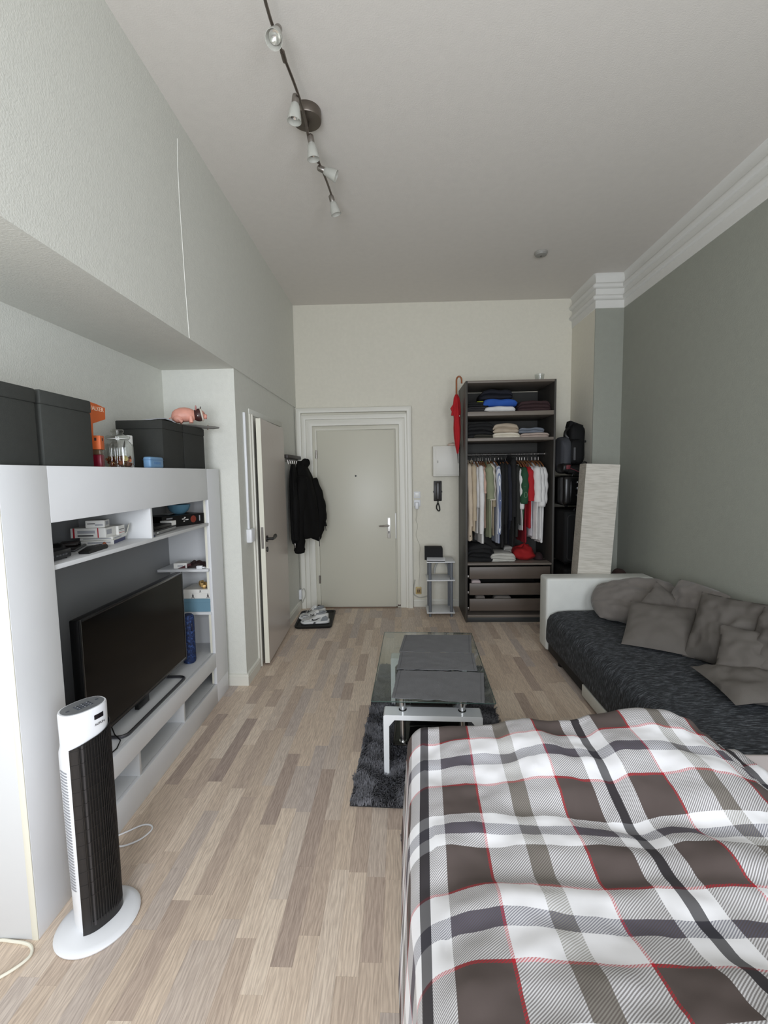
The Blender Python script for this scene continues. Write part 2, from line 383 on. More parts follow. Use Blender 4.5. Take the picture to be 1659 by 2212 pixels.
# ------------------------------------------------------------------ entrance door in the back wall
def frame_u(x0, x1, z1, w, y0, y1, mb=None, b=.004):
    """one mitred surround: an upside-down U with a softened front arris"""
    def u(g): return [(x0+g, 0), (x0+g, z1-g), (x1-g, z1-g), (x1-g, 0), (x1-w+g, 0), (x1-w+g, z1-w+g), (x0+w-g, z1-w+g), (x0+w-g, 0)]
    return MB().loft([[(x, y, z) for x, z in u(g)] for y, g in ((y1, 0), (y0+b, 0), (y0+b*.3, b*.3), (y0, b))])
DY = 5.04
d1 = bpy.data.objects.new('door_1', None); COL.objects.link(d1); d1.location = (0, 0, 0); d1['kind'] = 'structure'; d1['label'] = 'white flush entrance door in stepped white casing'
PAINT = M('white_door_paint', (208, 205, 190), .38, bump=.06, bscale=90)
MB().box(-.922, -.064, DY-.022, DY, .008, 2.0, .003).build('door_leaf', PAINT, d1)
frame_u(-.972, -.004, 2.055, .046, DY-.012, DY+.004).build('jamb', PAINT, d1)
frame_u(-1.04, .055, 2.125, .069, DY-.03, DY+.004, b=.006).build('casing_inner', TRIMW, d1)
frame_u(-1.09, .098, 2.175, .051, DY-.042, DY+.004, b=.008).build('casing_middle', TRIMW, d1)
frame_u(-1.143, .128, 2.25, .054, DY-.056, DY+.004, b=.01).build('casing_outer', TRIMW, d1)
MB().box(-.93, -.05, DY-.05, DY, 0, .008, .003).build('threshold', M('oak_threshold', (120, 96, 78), .5), d1)
for z in (1.745, .33):
    MB().cyl((-.932, DY-.026, z-.045), (-.932, DY-.026, z+.045), .009, n=12).box(-.94, -.926, DY-.018, DY-.010, z-.045, z+.045).build('hinge', STEEL, d1)
MB().cyl((-.498, DY-.026, 1.50), (-.498, DY-.01, 1.50), .010, n=16).build('peephole', BLACKP, d1)
hp = MB().box(-.155, -.118, DY-.030, DY-.02, .795, 1.03, .004).build('handle_plate', M('satin_aluminium', (222, 220, 215), .35, metal=.6), d1)
lv = MB(); lv.cyl((-.137, DY-.03, .94), (-.137, DY-.07, .94), .010, n=12); lv.tube([(-.137, DY-.065, .94), (-.16, DY-.068, .941), (-.20, DY-.066, .938), (-.245, DY-.062, .937)], [.010, .010, .009, .007], 10)
lv.build('lever', STEEL, hp)
MB().cyl((-.137, DY-.033, .868), (-.137, DY-.029, .868), .008, n=12).box(-.140, -.134, DY-.033, DY-.029, .845, .868).build('keyhole', BLACKP, hp)
for z in (1.015, .81): MB().cyl((-.137, DY-.032, z), (-.137, DY-.029, z), .004, n=8).build('screw', STEEL, hp)
MB().box(-.074, -.052, DY-.020, DY-.008, .79, 1.08, .004).build('strike_plate', M('bright_white_metal', (238, 238, 236), .3), d1)
for x in (-.948, -.030): MB().box(x-.018, x+.018, DY-.016, DY-.010, .012, .034, .001).build('floor_bolt', DARKST, d1)

# ------------------------------------------------------------------ bathroom door in the left wall, a hand ajar
d2 = bpy.data.objects.new('door_2', None); COL.objects.link(d2); d2['kind'] = 'structure'; d2['label'] = 'plain beige-white bathroom door standing ajar, black lever handle'
def d2_outline(w, h, r):
    p = [(0, 0), (0, h), (w-r, h)]
    p += [(w-r+r*math.sin(math.radians(a)), h-r+r*math.cos(math.radians(a))) for a in range(15, 91, 15)]
    return p+[(w, 0)]
LEAF = M('beige_white_door', (206, 196, 188), .3, bump=.04, bscale=40)
lp0 = Vector((-1.072, 3.475)); lp1 = Vector((-1.112, 4.32)); ldir = (lp1-lp0).normalized(); lnr = Vector((ldir.y, -ldir.x))
lw = (lp1-lp0).length
fn = lambda a, b, t: (lp0.x+ldir.x*a+lnr.x*t, lp0.y+ldir.y*a+lnr.y*t, b)
leaf = MB().prism([(a, b+.018) for a, b in d2_outline(lw, 1.945, .07)], fn, -.035, 0).build('door_leaf', LEAF, d2, ang=30)
MB().prism([(-.0025, .02), (-.0025, 1.962), (0, 1.962), (0, .02)], fn, -.035, .001).build('leaf_edge', CREAM, leaf)
MB().prism([(-.004, .95), (-.004, 1.12), (-.002, 1.12), (-.002, .95)], fn, -.028, -.008).build('lock_plate', STEEL, leaf)
BLKM = M('black_metal_handle', (24, 23, 23), .35)
hd = MB(); P = lambda a, t, z: Vector(fn(a, z, t))
hd.cyl(P(.055, 0, 1.02), P(.055, .008, 1.02), .026, n=18); hd.cyl(P(.055, 0, 1.02), P(.055, .05, 1.02), .011, n=12)
hd.tube([P(.05, .048, 1.02), P(.08, .05, 1.02), P(.11, .05, 1.022), P(.145, .048, 1.03), P(.185, .043, 1.035)], [.012, .012, .013, .016, .008], 10)
hd.build('lever', BLKM, leaf)
MB().cyl(P(.055, 0, .935), P(.055, .007, .935), .021, n=16).build('key_rosette', BLKM, leaf)
for y0, w, pr in ((3.415, .022, .012), (3.447, .018, .020)):
    MB().box(XW(y0)-.005, XW(y0)+pr, y0, y0+w, 0, 1.99, .003).build('frame_strip', TRIMW, d2)
MB().box(XW(4.33)-.005, XW(4.33)+.012, 4.325, 4.36, 0, 1.99, .003).build('frame_strip', TRIMW, d2)
MB().box(XW(3.9)-.005, XW(3.9)+.012, 3.415, 4.36, 1.985, 2.03, .003).build('frame_head', WALL, d2)
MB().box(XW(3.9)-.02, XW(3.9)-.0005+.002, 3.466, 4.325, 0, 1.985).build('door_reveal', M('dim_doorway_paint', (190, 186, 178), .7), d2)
# ================================================================== TV WALL UNIT
UA = .0189; UX = lambda y: -1.1967-.0189*y
unit = thing('tv_wall_unit', 'white lacquered wall unit in the niche holding the television', 'cabinet', (UX(1.328), 1.328, 0), UA)
D = .370; Ln = 1.755; Y0, Y1 = .198, 1.552          # opening
MB().box(-.020, 0, 0, Y0, 0, 1.574, .0015).build('front_stile', LACQ, unit)
MB().box(-.020, 0, Y1, Ln, .130, 1.574, .0015).build('front_stile', LACQ, unit)
MB().box(-.019, -.001, Y1, Ln, 0, .129, .0015).build('front_stile', LACQ, unit)
MB().box(-.020, 0, Y0+.001, Y1-.001, 1.374, 1.574, .0015).build('top_fascia', LACQ, unit)
MB().box(-.020, 0, Y0+.001, Y1-.001, .248, .345, .0015).build('deck_fascia', LACQ, unit)
MB().box(-.020, 0, Y0+.001, Y1-.001, 0, .130, .0015).build('plinth', LACQ, unit)
MB().box(-D, -.021, 0, Ln, 1.556, 1.573).build('top_panel', LACQM, unit)
MB().box(-D, -.021, -.001, .018, 0, 1.555, .001).build('side_panel', LACQM, unit)
MB().box(-.021, -.0005, -.004, -.0005, 0, 1.574, .001).build('edge_strip', CREAM, unit)
MB().box(-D, -.021, Ln-.018, Ln, 0, 1.555, .001).build('side_panel', LACQM, unit)
MB().box(-.036, -.0205, Y1+.002, Y1+.018, .345, 1.374, .001).build('edge_strip', CREAM, unit)
MB().box(-.034, -.0205, Y1+.002, Y1+.018, .131, .247, .001).build('edge_strip', CREAM, unit)
MB().box(-D, -.021, .018, Ln-.018, .330, .3455, .001).build('tv_deck', LACQM, unit)
MB().box(-D, -.021, .018, Ln-.018, .113, .1295, .001).build('bottom_shelf', LACQM, unit)
MB().box(-D, -.004, .018, Y1+.001, 1.205, 1.2225, .001).build('upper_shelf', LACQM, unit)
MB().box(-D, -.004, .855, .872, 1.2228, 1.3738, .001).build('divider', LACQM, unit)
for y in (.628, 1.083): MB().box(-D, -.006, y, y+.017, .1298, .3298, .001).build('lower_divider', LACQM, unit)
MB().box(-D-.004, -D, .018, Ln-.018, .02, 1.555).build('back_panel', M('grey_back_panel', (146, 147, 148), .6), unit)
MB().box(-.345, -.010, 1.520, Ln-.019, .905, .922, .001).build('corner_shelf', LACQM, unit)
MB().box(-.345, -.010, 1.540, Ln-.019, .612, .629, .001).build('corner_shelf', LACQM, unit)

# ------------------------------------------------------------------ television
tv = thing('television', 'black flat-screen television on a looped grey metal stand', 'television', (-1.31, 1.735, .3455), UA)
TW, TH, TB = .905, .545, .062
MB().box(-.045, -.006, 0, TW, TB, TB+TH, .006).build('housing', M('tv_housing', (14, 14, 15), .35), tv)
fr = MB(); fr.box(-.006, 0, 0, .012, TB, TB+TH, .002).box(-.006, 0, TW-.012, TW, TB, TB+TH, .002).box(-.006, 0, .012, TW-.012, TB+TH-.012, TB+TH, .002).box(-.006, 0, .012, TW-.012, TB, TB+.020, .002)
fr.build('bezel', M('tv_bezel', (26, 26, 27), .22, coat=.3), tv)
MB().box(-.0055, -.002, .012, TW-.012, TB+.020, TB+TH-.012).build('screen', M('tv_screen', (5, 5, 5), .14, spec=.22), tv)
MB().box(-.0058, .0006, TW/2-.02, TW/2+.02, TB+.006, TB+.013).build('maker_badge', M('badge_grey', (60, 60, 62), .3), tv)
st = MB()
def rloop(x0, x1, y0, y1, r, n=5):
    pts = []
    for cx, cy, a0 in ((x1-r, y1-r, 0), (x0+r, y1-r, 90), (x0+r, y0+r, 180), (x1-r, y0+r, 270)):
        for k in range(n+1):
            a = math.radians(a0+90*k/n); pts.append((cx+r*math.cos(a), cy+r*math.sin(a)))
    return pts
st.tube([(x, y, .0085) for x, y in rloop(-.135, .050, .165, .775, .035)], .008, 8, closed=True)
st.build('stand', M('gunmetal_stand', (92, 92, 96), .35, metal=.8), tv)
MB().box(-.040, -.018, .40, .50, .009, TB+.02, .003).build('stand_neck', BLACKP, tv)
MB().tube([(.02+.0, -.02, .004), (.055, .03, .006), (.062, .085, .008), (.045, .14, .010), (.0, .17, .02), (-.03, .19, .06), (-.042, .2, .12)], .0028, 7).build('tv_cable', BLACKP, tv)

# ------------------------------------------------------------------ fabric boxes on top of the unit
TOP = 1.5742
BOXF = M('charcoal_fabric', (58, 60, 57), .9, bump=.3, bscale=500, var=.05, vscale=40)
BOXF2 = M('dark_charcoal_fabric', (46, 47, 44), .9, bump=.3, bscale=500, var=.05, vscale=40)
def fabric_box(y0, y1, xf, dep, h, mat, label, grp=None):
    t = thing('fabric_storage_box', label, 'storage box', (xf, y0, TOP), UA, grp); w = y1-y0
    def body(z0, z1, g):
        return MB().box(-dep+g, -g, g, w-g, z0, z1, .006, 2)
    body(0, h*.82, .0022).build('body', mat, t)
    body(h*.815, h, 0).build('lid', mat, t)
    MB().box(-dep*.6, -dep*.4, w-.0005, w+.003, h*.55, h*.6, .001).build('tab', mat, t)
    return t
fabric_box(1.262, 1.531, -1.243, .29, .263, BOXF, 'charcoal fabric storage box at the window end of the wall unit')
fabric_box(1.548, 1.817, -1.247, .29, .265, BOXF, 'charcoal fabric storage box standing beside the orange gift box')
fabric_box(2.392, 2.634, -1.268, .255, .258, BOXF2, 'dark fabric storage box beside the glass coin jar, carrying the toy pig')
fabric_box(2.640, 2.932, -1.272, .255, .258, BOXF2, 'dark fabric storage box nearest the niche end wall')

# orange gift carton with lettering, half behind the box
ORANGE = M('orange_card', (204, 98, 44), .55)
t = thing('gift_carton', 'orange gift carton with pale lettering peeking from behind a fabric box', 'carton', (-1.335, 1.80, TOP), 0)
MB().prism([(.005, 0), (.060, 0), (.066, .185), (.150, .212), (.153, .262), (.09, .272), (.005, .276)], lambda a, b, q: (q, a+.03, b), -.03, .03).build('carton_body', ORANGE, t, smooth=False)
text_mesh('lettering', 'WALKER', .026, M('pale_print', (240, 214, 190), .6), t, Matrix.Translation((.0306, .120, .250)) @ Matrix(((0, 0, 1, 0), (1, 0, 0, 0), (0, 1, 0, 0), (0, 0, 0, 1))))
MB().box(-.022, .020, .0905, .0985, .0, .19, .001).build('dark_edge', M('dark_print', (52, 34, 32), .6), t)

# slim bottle with orange label and dark red foot
t = thing('red_bottle', 'small bottle with orange label and dark red base beside coin jar', 'bottle', (-1.283, 1.885, TOP), .2)
MB().box(-.017, .017, -.017, .017, 0, .052, .003).build('bottle_base', M('wine_red', (110, 12, 34), .35), t)
MB().box(-.014, .014, -.014, .014, .052, .074, .002).build('bottle_neck', M('brown_glass', (92, 74, 56), .2), t)
lb = MB().box(-.019, .019, -.019, .019, .074, .132, .002).build('label_sleeve', ORANGE, t)
MB().box(.0185, .0196, -.004, .004, .110, .122).build('print_mark', M('dark_print', (52, 34, 32), .6), lb)
MB().box(-.004, .004, -.0196, -.0185, .110, .122).build('print_mark', MATS['dark_print'], lb)

# coin jar
JG = Mglass('jar_glass', (.89, .90, .88), gloss=.10, edge=1.0)
jar = thing('coin_jar', 'ribbed glass jar with glass lid and coins inside', 'jar', (-1.318, 2.080, TOP))
def jar_pt(u, v, R0):
    a = u*2*math.pi; prof = [(0.052, 0.0), (.059, .004), (.061, .012), (.061, .095), (.058, .108), (.048, .120), (.043, .126), (.043, .136)]
    k = v*(len(prof)-1); i = min(int(k), len(prof)-2); f = k-i; r = prof[i][0]*(1-f)+prof[i+1][0]*f; z = prof[i][1]*(1-f)+prof[i+1][1]*f
    if .010 < z < .112: r += .0022*math.cos(a*20)
    return ((r+R0)*math.cos(a), (r+R0)*math.sin(a), z)
jb = MB().grid(lambda u, v: jar_pt(u, v, 0), 132, 22, cu=True); jb.build('jar_body', JG, jar, ang=80)
MB().lathe([(0.0, .001), (.05, .001), (.05, .004), (0, .004)], n=24).build('jar_foot', JG, jar)
jl = MB().lathe([(.0, .134), (.050, .134), (.052, .139), (.050, .145), (.040, .149), (.028, .153), (.022, .157), (.022, .160), (.027, .164), (.028, .171), (.024, .177), (0, .178)], n=32).build('jar_lid', JG, jar, ang=60)
MB().lathe([(.0435, .131), (.0475, .131), (.0475, .134), (.0435, .134)], n=32, caps=False).build('jar_seal', M('pale_rubber', (200, 200, 196), .5), jar)
rc = random.Random(4); coins = MB(); gold = MB()
COPPER = M('copper_coin', (132, 70, 40), .4, metal=.8); GOLDC = M('brass_coin', (200, 180, 120), .35, metal=.8)
for k in range(170):
    a = rc.random()*6.28; r = .048*math.sqrt(rc.random()); z = .008+rc.random()*.040
    d = Vector((rc.uniform(-1, 1), rc.uniform(-1, 1), rc.uniform(-.2, 1))).normalized()*.0009; p = Vector((r*math.cos(a), r*math.sin(a), z))
    (gold if k % 6 == 0 else coins).cyl(p-d, p+d, .0088, n=10)
ch = thing('coin_heap', 'heap of copper and brass coins inside the glass jar', 'coins', (-1.318, 2.080, TOP)); 
o = coins.build('copper_coins', COPPER, ch); o['kind'] = 'stuff'
o = gold.build('brass_coins', GOLDC, ch); o['kind'] = 'stuff'
MB().cyl((.049, -.030, .041), (.0505, -.031, .0412), .0125, n=20).build('large_coin', M('pale_gold', (214, 200, 140), .3, metal=.7), ch)

# white folded card with a leaf print, behind the jar
t = thing('white_card_box', 'white upright card box with dark leaf print beside coin jar', 'box', (-1.325, 2.172, TOP), -.18)
MB().box(-.055, .012, -.012, .018, 0, .158, .004).build('box_body', M('white_card', (232, 232, 230), .6), t)
MB().prism([(-.02, .07), (-.012, .085), (-.006, .12), (-.008, .135), (-.014, .12), (-.022, .095)], lambda a, b, q: (a-.0, -.0125-q, b), 0, .0008).build('leaf_print', M('dark_grey_print', (70, 72, 70), .6), t)
# small blue tin
t = thing('blue_tin', 'small rounded light blue tin standing before dark fabric box', 'tin', (-1.262, 2.300, TOP), UA)
MB().box(-.034, .006, -.066, .066, 0, .056, .009, 3).build('tin_body', M('sky_blue_enamel', (110, 148, 184), .45), t)
MB().box(-.035, .007, -.067, .067, .040, .0415, .0005).build('lid_line', M('deep_blue_line', (70, 108, 150), .5), t)
for k in range(5): MB().box(.0062, .0068, -.03+k*.013, -.022+k*.013, .018, .030).build('print_mark', M('blue_print', (84, 128, 176), .5), t)

# ------------------------------------------------------------------ toy pig with aviator cap
pig = thing('toy_pig', 'pink toy pig wearing a brown aviator cap, on the dark fabric box', 'toy pig', (-1.312, 2.775, TOP+.283), math.radians(25))
pig.scale = (.90, .90, .92)
PINK = M('pink_vinyl', (222, 158, 140), .45, var=.06, vscale=30); BROWNL = M('brown_cap_leather', (62, 30, 28), .5); FLUFF = M('white_fleece_trim', (226, 216, 202), .95, bump=.8, bscale=500)
def blob(fn_r, c, n=24, m=18):
    mb = MB(); v = []
    return mb
b = MB(); rings = []
prof = [(-.098, .010, .035), (-.092, .030, .038), (-.075, .043, .042), (-.045, .052, .047), (-.01, .053, .050), (.02, .048, .050), (.045, .038, .048), (.06, .018, .046)]
for x, r, zc in prof: rings.append([(x, r*.82*math.cos(2*math.pi*i/20), zc+r*math.sin(2*math.pi*i/20)*(.98 if math.sin(2*math.pi*i/20) > 0 else .85)) for i in range(20)])
b.loft(rings)
b.ball((-.055, -.030, .022), (.032, .016, .024)); b.ball((-.055, .030, .022), (.032, .016, .024))
for s in (-1, 1): b.cyl((.022, s*.028, .040), (.026, s*.030, .0), .015, .013, 14); b.cyl((-.055, s*.034, .02), (-.03, s*.036, .0), .014, .012, 12)
b.build('body', PINK, pig, ang=70)
hd = MB(); hd.ball((.078, 0, .054), (.040, .037, .037)); hd.cyl((.105, 0, .046), (.124, 0, .044), .019, .016, 16)
hd.build('head', PINK, pig, ang=70)
MB().cyl((.120, 0, .044), (.128, 0, .0435), .0165, .015, 18).build('snout', M('dusky_pink', (176, 120, 112), .5), pig)
MB().tube([(-.096, 0, .03), (-.108, .004, .028), (-.112, -.003, .022), (-.106, -.006, .018), (-.112, 0, .014)], .003, 7).build('tail', PINK, pig)
cap = MB()
def cappt(u, v):
    a = u*2*math.pi; th = v*math.pi*.62; R = .0435
    p = Vector((-math.cos(th), math.sin(th)*math.cos(a), math.sin(th)*math.sin(a)))*R
    return Vector((.078, 0, .054))+roty(math.radians(-12)) @ p
cap.grid(cappt, 24, 12, cu=True).build('cap', BROWNL, pig, ang=70)
rim = [cappt(i/24, 1.0) for i in range(24)]
MB().tube(rim, .0065, 8, closed=True).build('cap_trim', FLUFF, pig, ang=80)
for s in (-1, 1):
    e = MB().ball((.058, s*.024, .096), (.006, .011, .020), rot=rotx(s*-.35)); e.build('ear', M('dusky_ear', (188, 132, 128), .5), pig)
    MB().ball((.106, s*.020, .064), .0048, 10, 8).build('eye', M('black_bead', (10, 8, 8), .15), pig)
    MB().ball((.068, s*.0435, .044), .0038, 8, 6).build('cap_stud', M('white_stud', (235, 232, 225), .4), pig)
    MB().tube([Vector((.088, s*.016, .098))+Vector((.004*0, .013*math.cos(k*math.pi/6), .009*math.sin(k*math.pi/6))) for k in range(12)], .0028, 6, closed=True).build('goggle', M('dark_goggle', (50, 40, 38), .3), pig)

# grey pouch the pig sits on, black sleeve behind
t = thing('racket_pouch', 'flat grey padded pouch with strap sticking out over dark fabric box', 'pouch', (-1.50, 2.785, TOP+.259), math.radians(35))
def pouch(u, v):
    a = u*2*math.pi; x = math.cos(a); y = math.sin(a); r = abs(v*2-1)
    return Vector((0, 0, 0))
pm = MB(); rings = []
for k in range(15):
    s = k/14; x = -.07+.43*s; w = (.085*math.sin(math.pi*min(1, (s*.93+.09)))**.6) if s < .72 else .085*(.55-.9*(s-.72)); w = max(w, .022 if s < .98 else .010); h = (.024 if s < .7 else .020)*(1 if 0 < k < 14 else .5)
    zz = .0122
    rings.append([(x, w*math.cos(2*math.pi*i/16), zz+h*.5*math.sin(2*math.pi*i/16)) for i in range(16)])
pm.loft(rings).build('pouch_body', M('grey_nylon', (128, 126, 122), .7, bump=.2, bscale=300), t, ang=60)
MB().tube([(.292, .03*math.cos(a/10*6.283), +.012+.013*math.sin(a/10*6.283)) for a in range(10)], .0022, 6, closed=True).build('strap', M('beige_strap', (160, 140, 122), .7), t)
MB().tube([(-.02, -.06, .018), (.05, -.07, .018), (.16, -.055, .018), (.26, -.036, .018)], .0016, 6).build('zip', BLACKP, t)
t = thing('black_sleeve', 'black glossy sleeve lying bent over the dark fabric box', 'sleeve', (-1.40, 2.56, TOP+.259), math.radians(22))
MB().prism([(-.10, 0), (.02, .018), (.06, .020), (.085, .012), (.11, .0), (.118, .0), (.09, .017), (.065, .0255), (.02, .0235), (-.10, .006)], lambda a, b, q: (a, q, b), -.05, .05).build('sleeve_body', M('black_gloss_sleeve', (12, 12, 13), .25), t, ang=50)
# ================================================================== THINGS ON THE UNIT'S SHELVES
SH = 1.2228
CARD = M('white_carton_card', (226, 224, 218), .6); PR_D = M('dark_print2', (70, 68, 70), .6); PR_R = M('red_print', (170, 30, 42), .6); PR_B = M('navy_print', (40, 46, 92), .5); PR_L = M('light_grey_print', (168, 168, 172), .6)
# router
t = thing('router', 'flat black internet router at the near end of upper shelf', 'router', (-1.335, 1.600, SH), .12)
MB().box(-.075, .060, -.06, .085, .004, .038, .005).build('casing', M('router_black', (26, 27, 30), .45), t)
for s in (-.05, .05):
    for q in (-.045, .065): MB().cyl((s*.9, q, 0), (s*.9, q, .004), .008, n=8).build('foot', BLACKP, t)
for k in range(4): MB().box(.0600, .0612, -.01+k*.018, .002+k*.018, .016, .022).build('port', M('port_grey', (82, 84, 88), .4), t)
MB().box(.0600, .0611, -.035, -.022, .016, .022).build('port', MATS['port_grey'], t)
# tablet with a mouse and a small wallet lying on it
t = thing('tablet_computer', 'thin black tablet lying flat behind the router', 'tablet', (-1.46, 1.87, SH), .4)
MB().box(-.08, .07, -.10, .10, 0, .009, .003).build('housing', M('tablet_black', (30, 30, 32), .3), t)
MB().box(-.074, .064, -.092, .092, .0091, .0096).build('glass_front', M('tablet_glass', (10, 10, 11), .1), t)
t = thing('computer_mouse', 'black rounded computer mouse resting on the thin tablet', 'computer mouse', (-1.455, 1.825, SH+.0098), .4)
MB().grid(lambda u, v: (.034*math.sin(v*1.5708)*math.cos(u*6.2832), .055*math.sin(v*1.5708)*math.sin(u*6.2832), .024*math.cos(v*1.5708)), 24, 10, cu=True).build('shell', BLACKP, t, ang=80)
MB().box(-.003, .003, .018, .034, .018, .0225, .002).build('scroll_wheel', M('wheel_grey', (60, 60, 62), .5), t)
t = thing('leather_wallet', 'dark brown leather wallet on the thin tablet beside the mouse', 'wallet', (-1.475, 1.93, SH+.0098), .5)
MB().box(-.035, .035, -.045, .045, 0, .014, .005, 3).build('wallet_body', M('brown_black', (44, 36, 34), .5), t)
MB().box(-.033, .033, .0445, .0458, .005, .008).build('stitched_edge', M('wallet_edge', (70, 56, 50), .6), t)
# multimeter-like remote with copper end
t = thing('remote_control', 'black wedge remote with coppery tip lying on upper shelf', 'remote control', (-1.292, 1.835, SH), math.radians(8))
MB().prism([(-.085, .0), (.06, .0), (.07, .006), (.06, .018), (-.02, .022), (-.088, .010)], lambda a, b, q: (q, a, b), -.020, .020).build('body', BLACKP, t, ang=20)
for k in range(4): MB().cyl((0, -.01+k*.018, .0195-.0009*k), (0, -.01+k*.018, .0235-.0009*k), .006, n=10).build('button', M('button_dark', (40, 38, 38), .5), t)
MB().tube([(.0, .078+.010*math.cos(a*.628), .012+.010*math.sin(a*.628)) for a in range(10)], .004, 7, closed=True).build('copper_ring', M('copper_ring', (176, 106, 78), .3, metal=.7), t)
# cable of white paper leaflets
t = thing('leaflet', 'white paper leaflet lying on upper shelf beside the black remote', 'leaflet', (-1.335, 1.875, SH), .3)
MB().box(-.03, .03, -.09, .09, 0, .002, .0005).build('paper', CARD, t)
for q in range(3): MB().box(-.02, .02, -.07+.05*q, -.04+.05*q, .002, .0024).build('print_line', PR_L, t)
# flat cartons
def carton(name, label, loc, rz, sx, sy, sz, prints=(), cat='carton', grp=None, rot=None):
    t = thing(name, label, cat, loc, rz, grp, rot)
    MB().box(0, -sx, 0, sy, 0, sz, .0015).build('carton_body', CARD, t, smooth=False)
    for (kind, a0, a1, b0, b1, m) in prints:
        mb = MB()
        if kind == 'f': mb.box(0, .0006, a0*sy, a1*sy, b0*sz, b1*sz)
        elif kind == 'n': mb.box(-a1*sx, -a0*sx, -.0006, 0, b0*sz, b1*sz)
        elif kind == 't': mb.box(-a1*sx, -a0*sx, b0*sy, b1*sy, sz, sz+.0005)
        mb.build('print_mark', m, t, smooth=False)
    return t
carton('flat_carton', 'flat white carton with navy edge, lowest in the medicine pile', (-1.318, 2.000, SH), math.radians(14), .135, .150, .020, (('f', .02, .98, .1, .9, PR_B), ('n', .1, .8, .3, .7, PR_L)))
carton('flat_carton', 'flat white carton lying second in the medicine pile', (-1.325, 2.005, SH+.0202), math.radians(10), .140, .150, .016, (('n', .05, .9, .35, .6, PR_L), ('f', .1, .6, .3, .6, PR_L)))
carton('tablet_carton', 'long white pill carton with red band and open flap', (-1.330, 1.965, SH+.0364), math.radians(4), .155, .080, .044, (('n', .88, .93, .0, 1, PR_R), ('n', .35, .8, .15, .3, PR_D), ('n', .3, .8, .45, .75, PR_L), ('n', .2, .23, 0, 1, PR_R), ('f', .1, .6, .3, .8, PR_L)))
carton('pill_carton', 'small white pill carton with printed lines beside the red-banded one', (-1.326, 2.052, SH+.0364), math.radians(7), .10, .060, .043, (('f', .1, .9, .55, .62, PR_D), ('f', .1, .9, .38, .43, PR_L), ('f', .1, .9, .2, .25, PR_R)))
carton('pill_carton', 'small white pill carton on top of the medicine pile', (-1.345, 1.985, SH+.0806), math.radians(16), .078, .062, .033, (('n', .5, .9, .5, .62, PR_D), ('n', .1, .5, .25, .5, PR_L), ('f', .2, .8, .3, .8, PR_L)))
t = thing('paper_slip', 'cream crumpled paper slip leaning on the medicine cartons', 'paper', (-1.316, 2.118, SH+.0364), .5)
MB().prism([(0, 0), (.055, .004), (.062, .03), (.052, .045), (.012, .040)], lambda a, b, q: (-.012+q+b*.25, a, b), 0, .0015).build('slip', M('cream_paper', (224, 220, 200), .7), t, smooth=False)

# right compartment
t = thing('board_game_box', 'black board game box with white and red artwork in the right compartment', 'game box', (-1.405, 2.585, SH), math.radians(-24))
MB().box(-.16, 0, 0, .31, 0, .068, .002).build('box_body', M('black_print_card', (16, 14, 15), .35), t, smooth=False)
MB().ball((0, .225, .036), (.0012, .022, .022), 14, 8).build('print_mark', M('rust_print', (128, 52, 38), .5), t)
for k, (y, z, w) in enumerate(((.14, .04, .020), (.155, .048, .012), (.165, .034, .022), (.15, .026, .010))): MB().box(-.0003, .0008, y, y+w, z, z+.006).build('print_mark', M('white_print', (224, 220, 214), .5), t)
MB().box(-.0003, .0008, .03, .072, .050, .058).build('print_mark', PR_L, t)
MB().box(-.0003, .0008, .27, .278, .02, .055).build('print_mark', PR_L, t)
t = thing('paper_sheet', 'white papers lying on top of black board game box', 'papers', (-1.415, 2.72, SH+.0682), math.radians(-20))
MB().grid(lambda u, v: (-.11+.11*u, .20*v-.02, .003+.010*math.sin(v*3.0)*u), 6, 10).build('sheet', CARD, t)
t = thing('blue_bowl', 'blue round bowl resting on the black board game box', 'bowl', (-1.405, 2.795, SH+.0685), 0)
MB().lathe([(0, 0), (.028, 0), (.034, .004), (.055, .022), (.066, .045), (.069, .060), (.066, .060), (.062, .045), (.050, .024), (0, .010)], n=32).build('bowl_body', M('petrol_blue_glaze', (92, 134, 156), .35), t, ang=60)
t = thing('silver_laptop', 'closed silver laptop on upper shelf under black devices', 'laptop', (-1.276, 2.270, SH), math.radians(5))
MB().box(-.20, 0, 0, .275, .002, .020, .004).build('base', M('laptop_silver', (150, 150, 152), .35, metal=.7), t)
MB().box(-.20, 0, 0, .275, .0205, .027, .003).build('lid', M('laptop_dark', (30, 30, 32), .4), t)
MB().box(0, .001, .03, .042, .008, .015).build('port', M('white_port', (235, 235, 235), .4), t)
t = thing('black_notebook', 'black slim device lying on the silver laptop', 'tablet', (-1.285, 2.285, SH+.0273), math.radians(3))
MB().box(-.16, 0, 0, .20, 0, .018, .003).build('body', BLACKP, t)
t = thing('headphones', 'black folded headphones on top of the slim black device', 'headphones', (-1.35, 2.345, SH+.0456), .2)
MB().tube([(-.04+.0, -.06, .012), (-.02, -.055, .030), (.0, -.02, .042), (0, .02, .042), (-.02, .055, .030), (-.03, .06, .014)], .006, 8).build('headband', BLACKP, t)
for s in (-1, 1): MB().ball((-.03, s*.055, .014), (.034, .030, .014)).build('ear_cup', BLACKP, t)
MB().tube([(-.03+.022*math.cos(a*.5236), .05+.02*math.sin(a*.5236), .026) for a in range(12)], .002, 6, closed=True).build('grey_ring', M('ring_grey', (120, 120, 118), .4), t)
carton('white_box', 'small white box between headphones and board game box', (-1.305, 2.500, SH+.0273), math.radians(-6), .07, .045, .026)
t = thing('blue_cloth', 'crumpled navy cloth tucked beside the divider on upper shelf', 'cloth', (-1.282, 2.235, SH), 0)
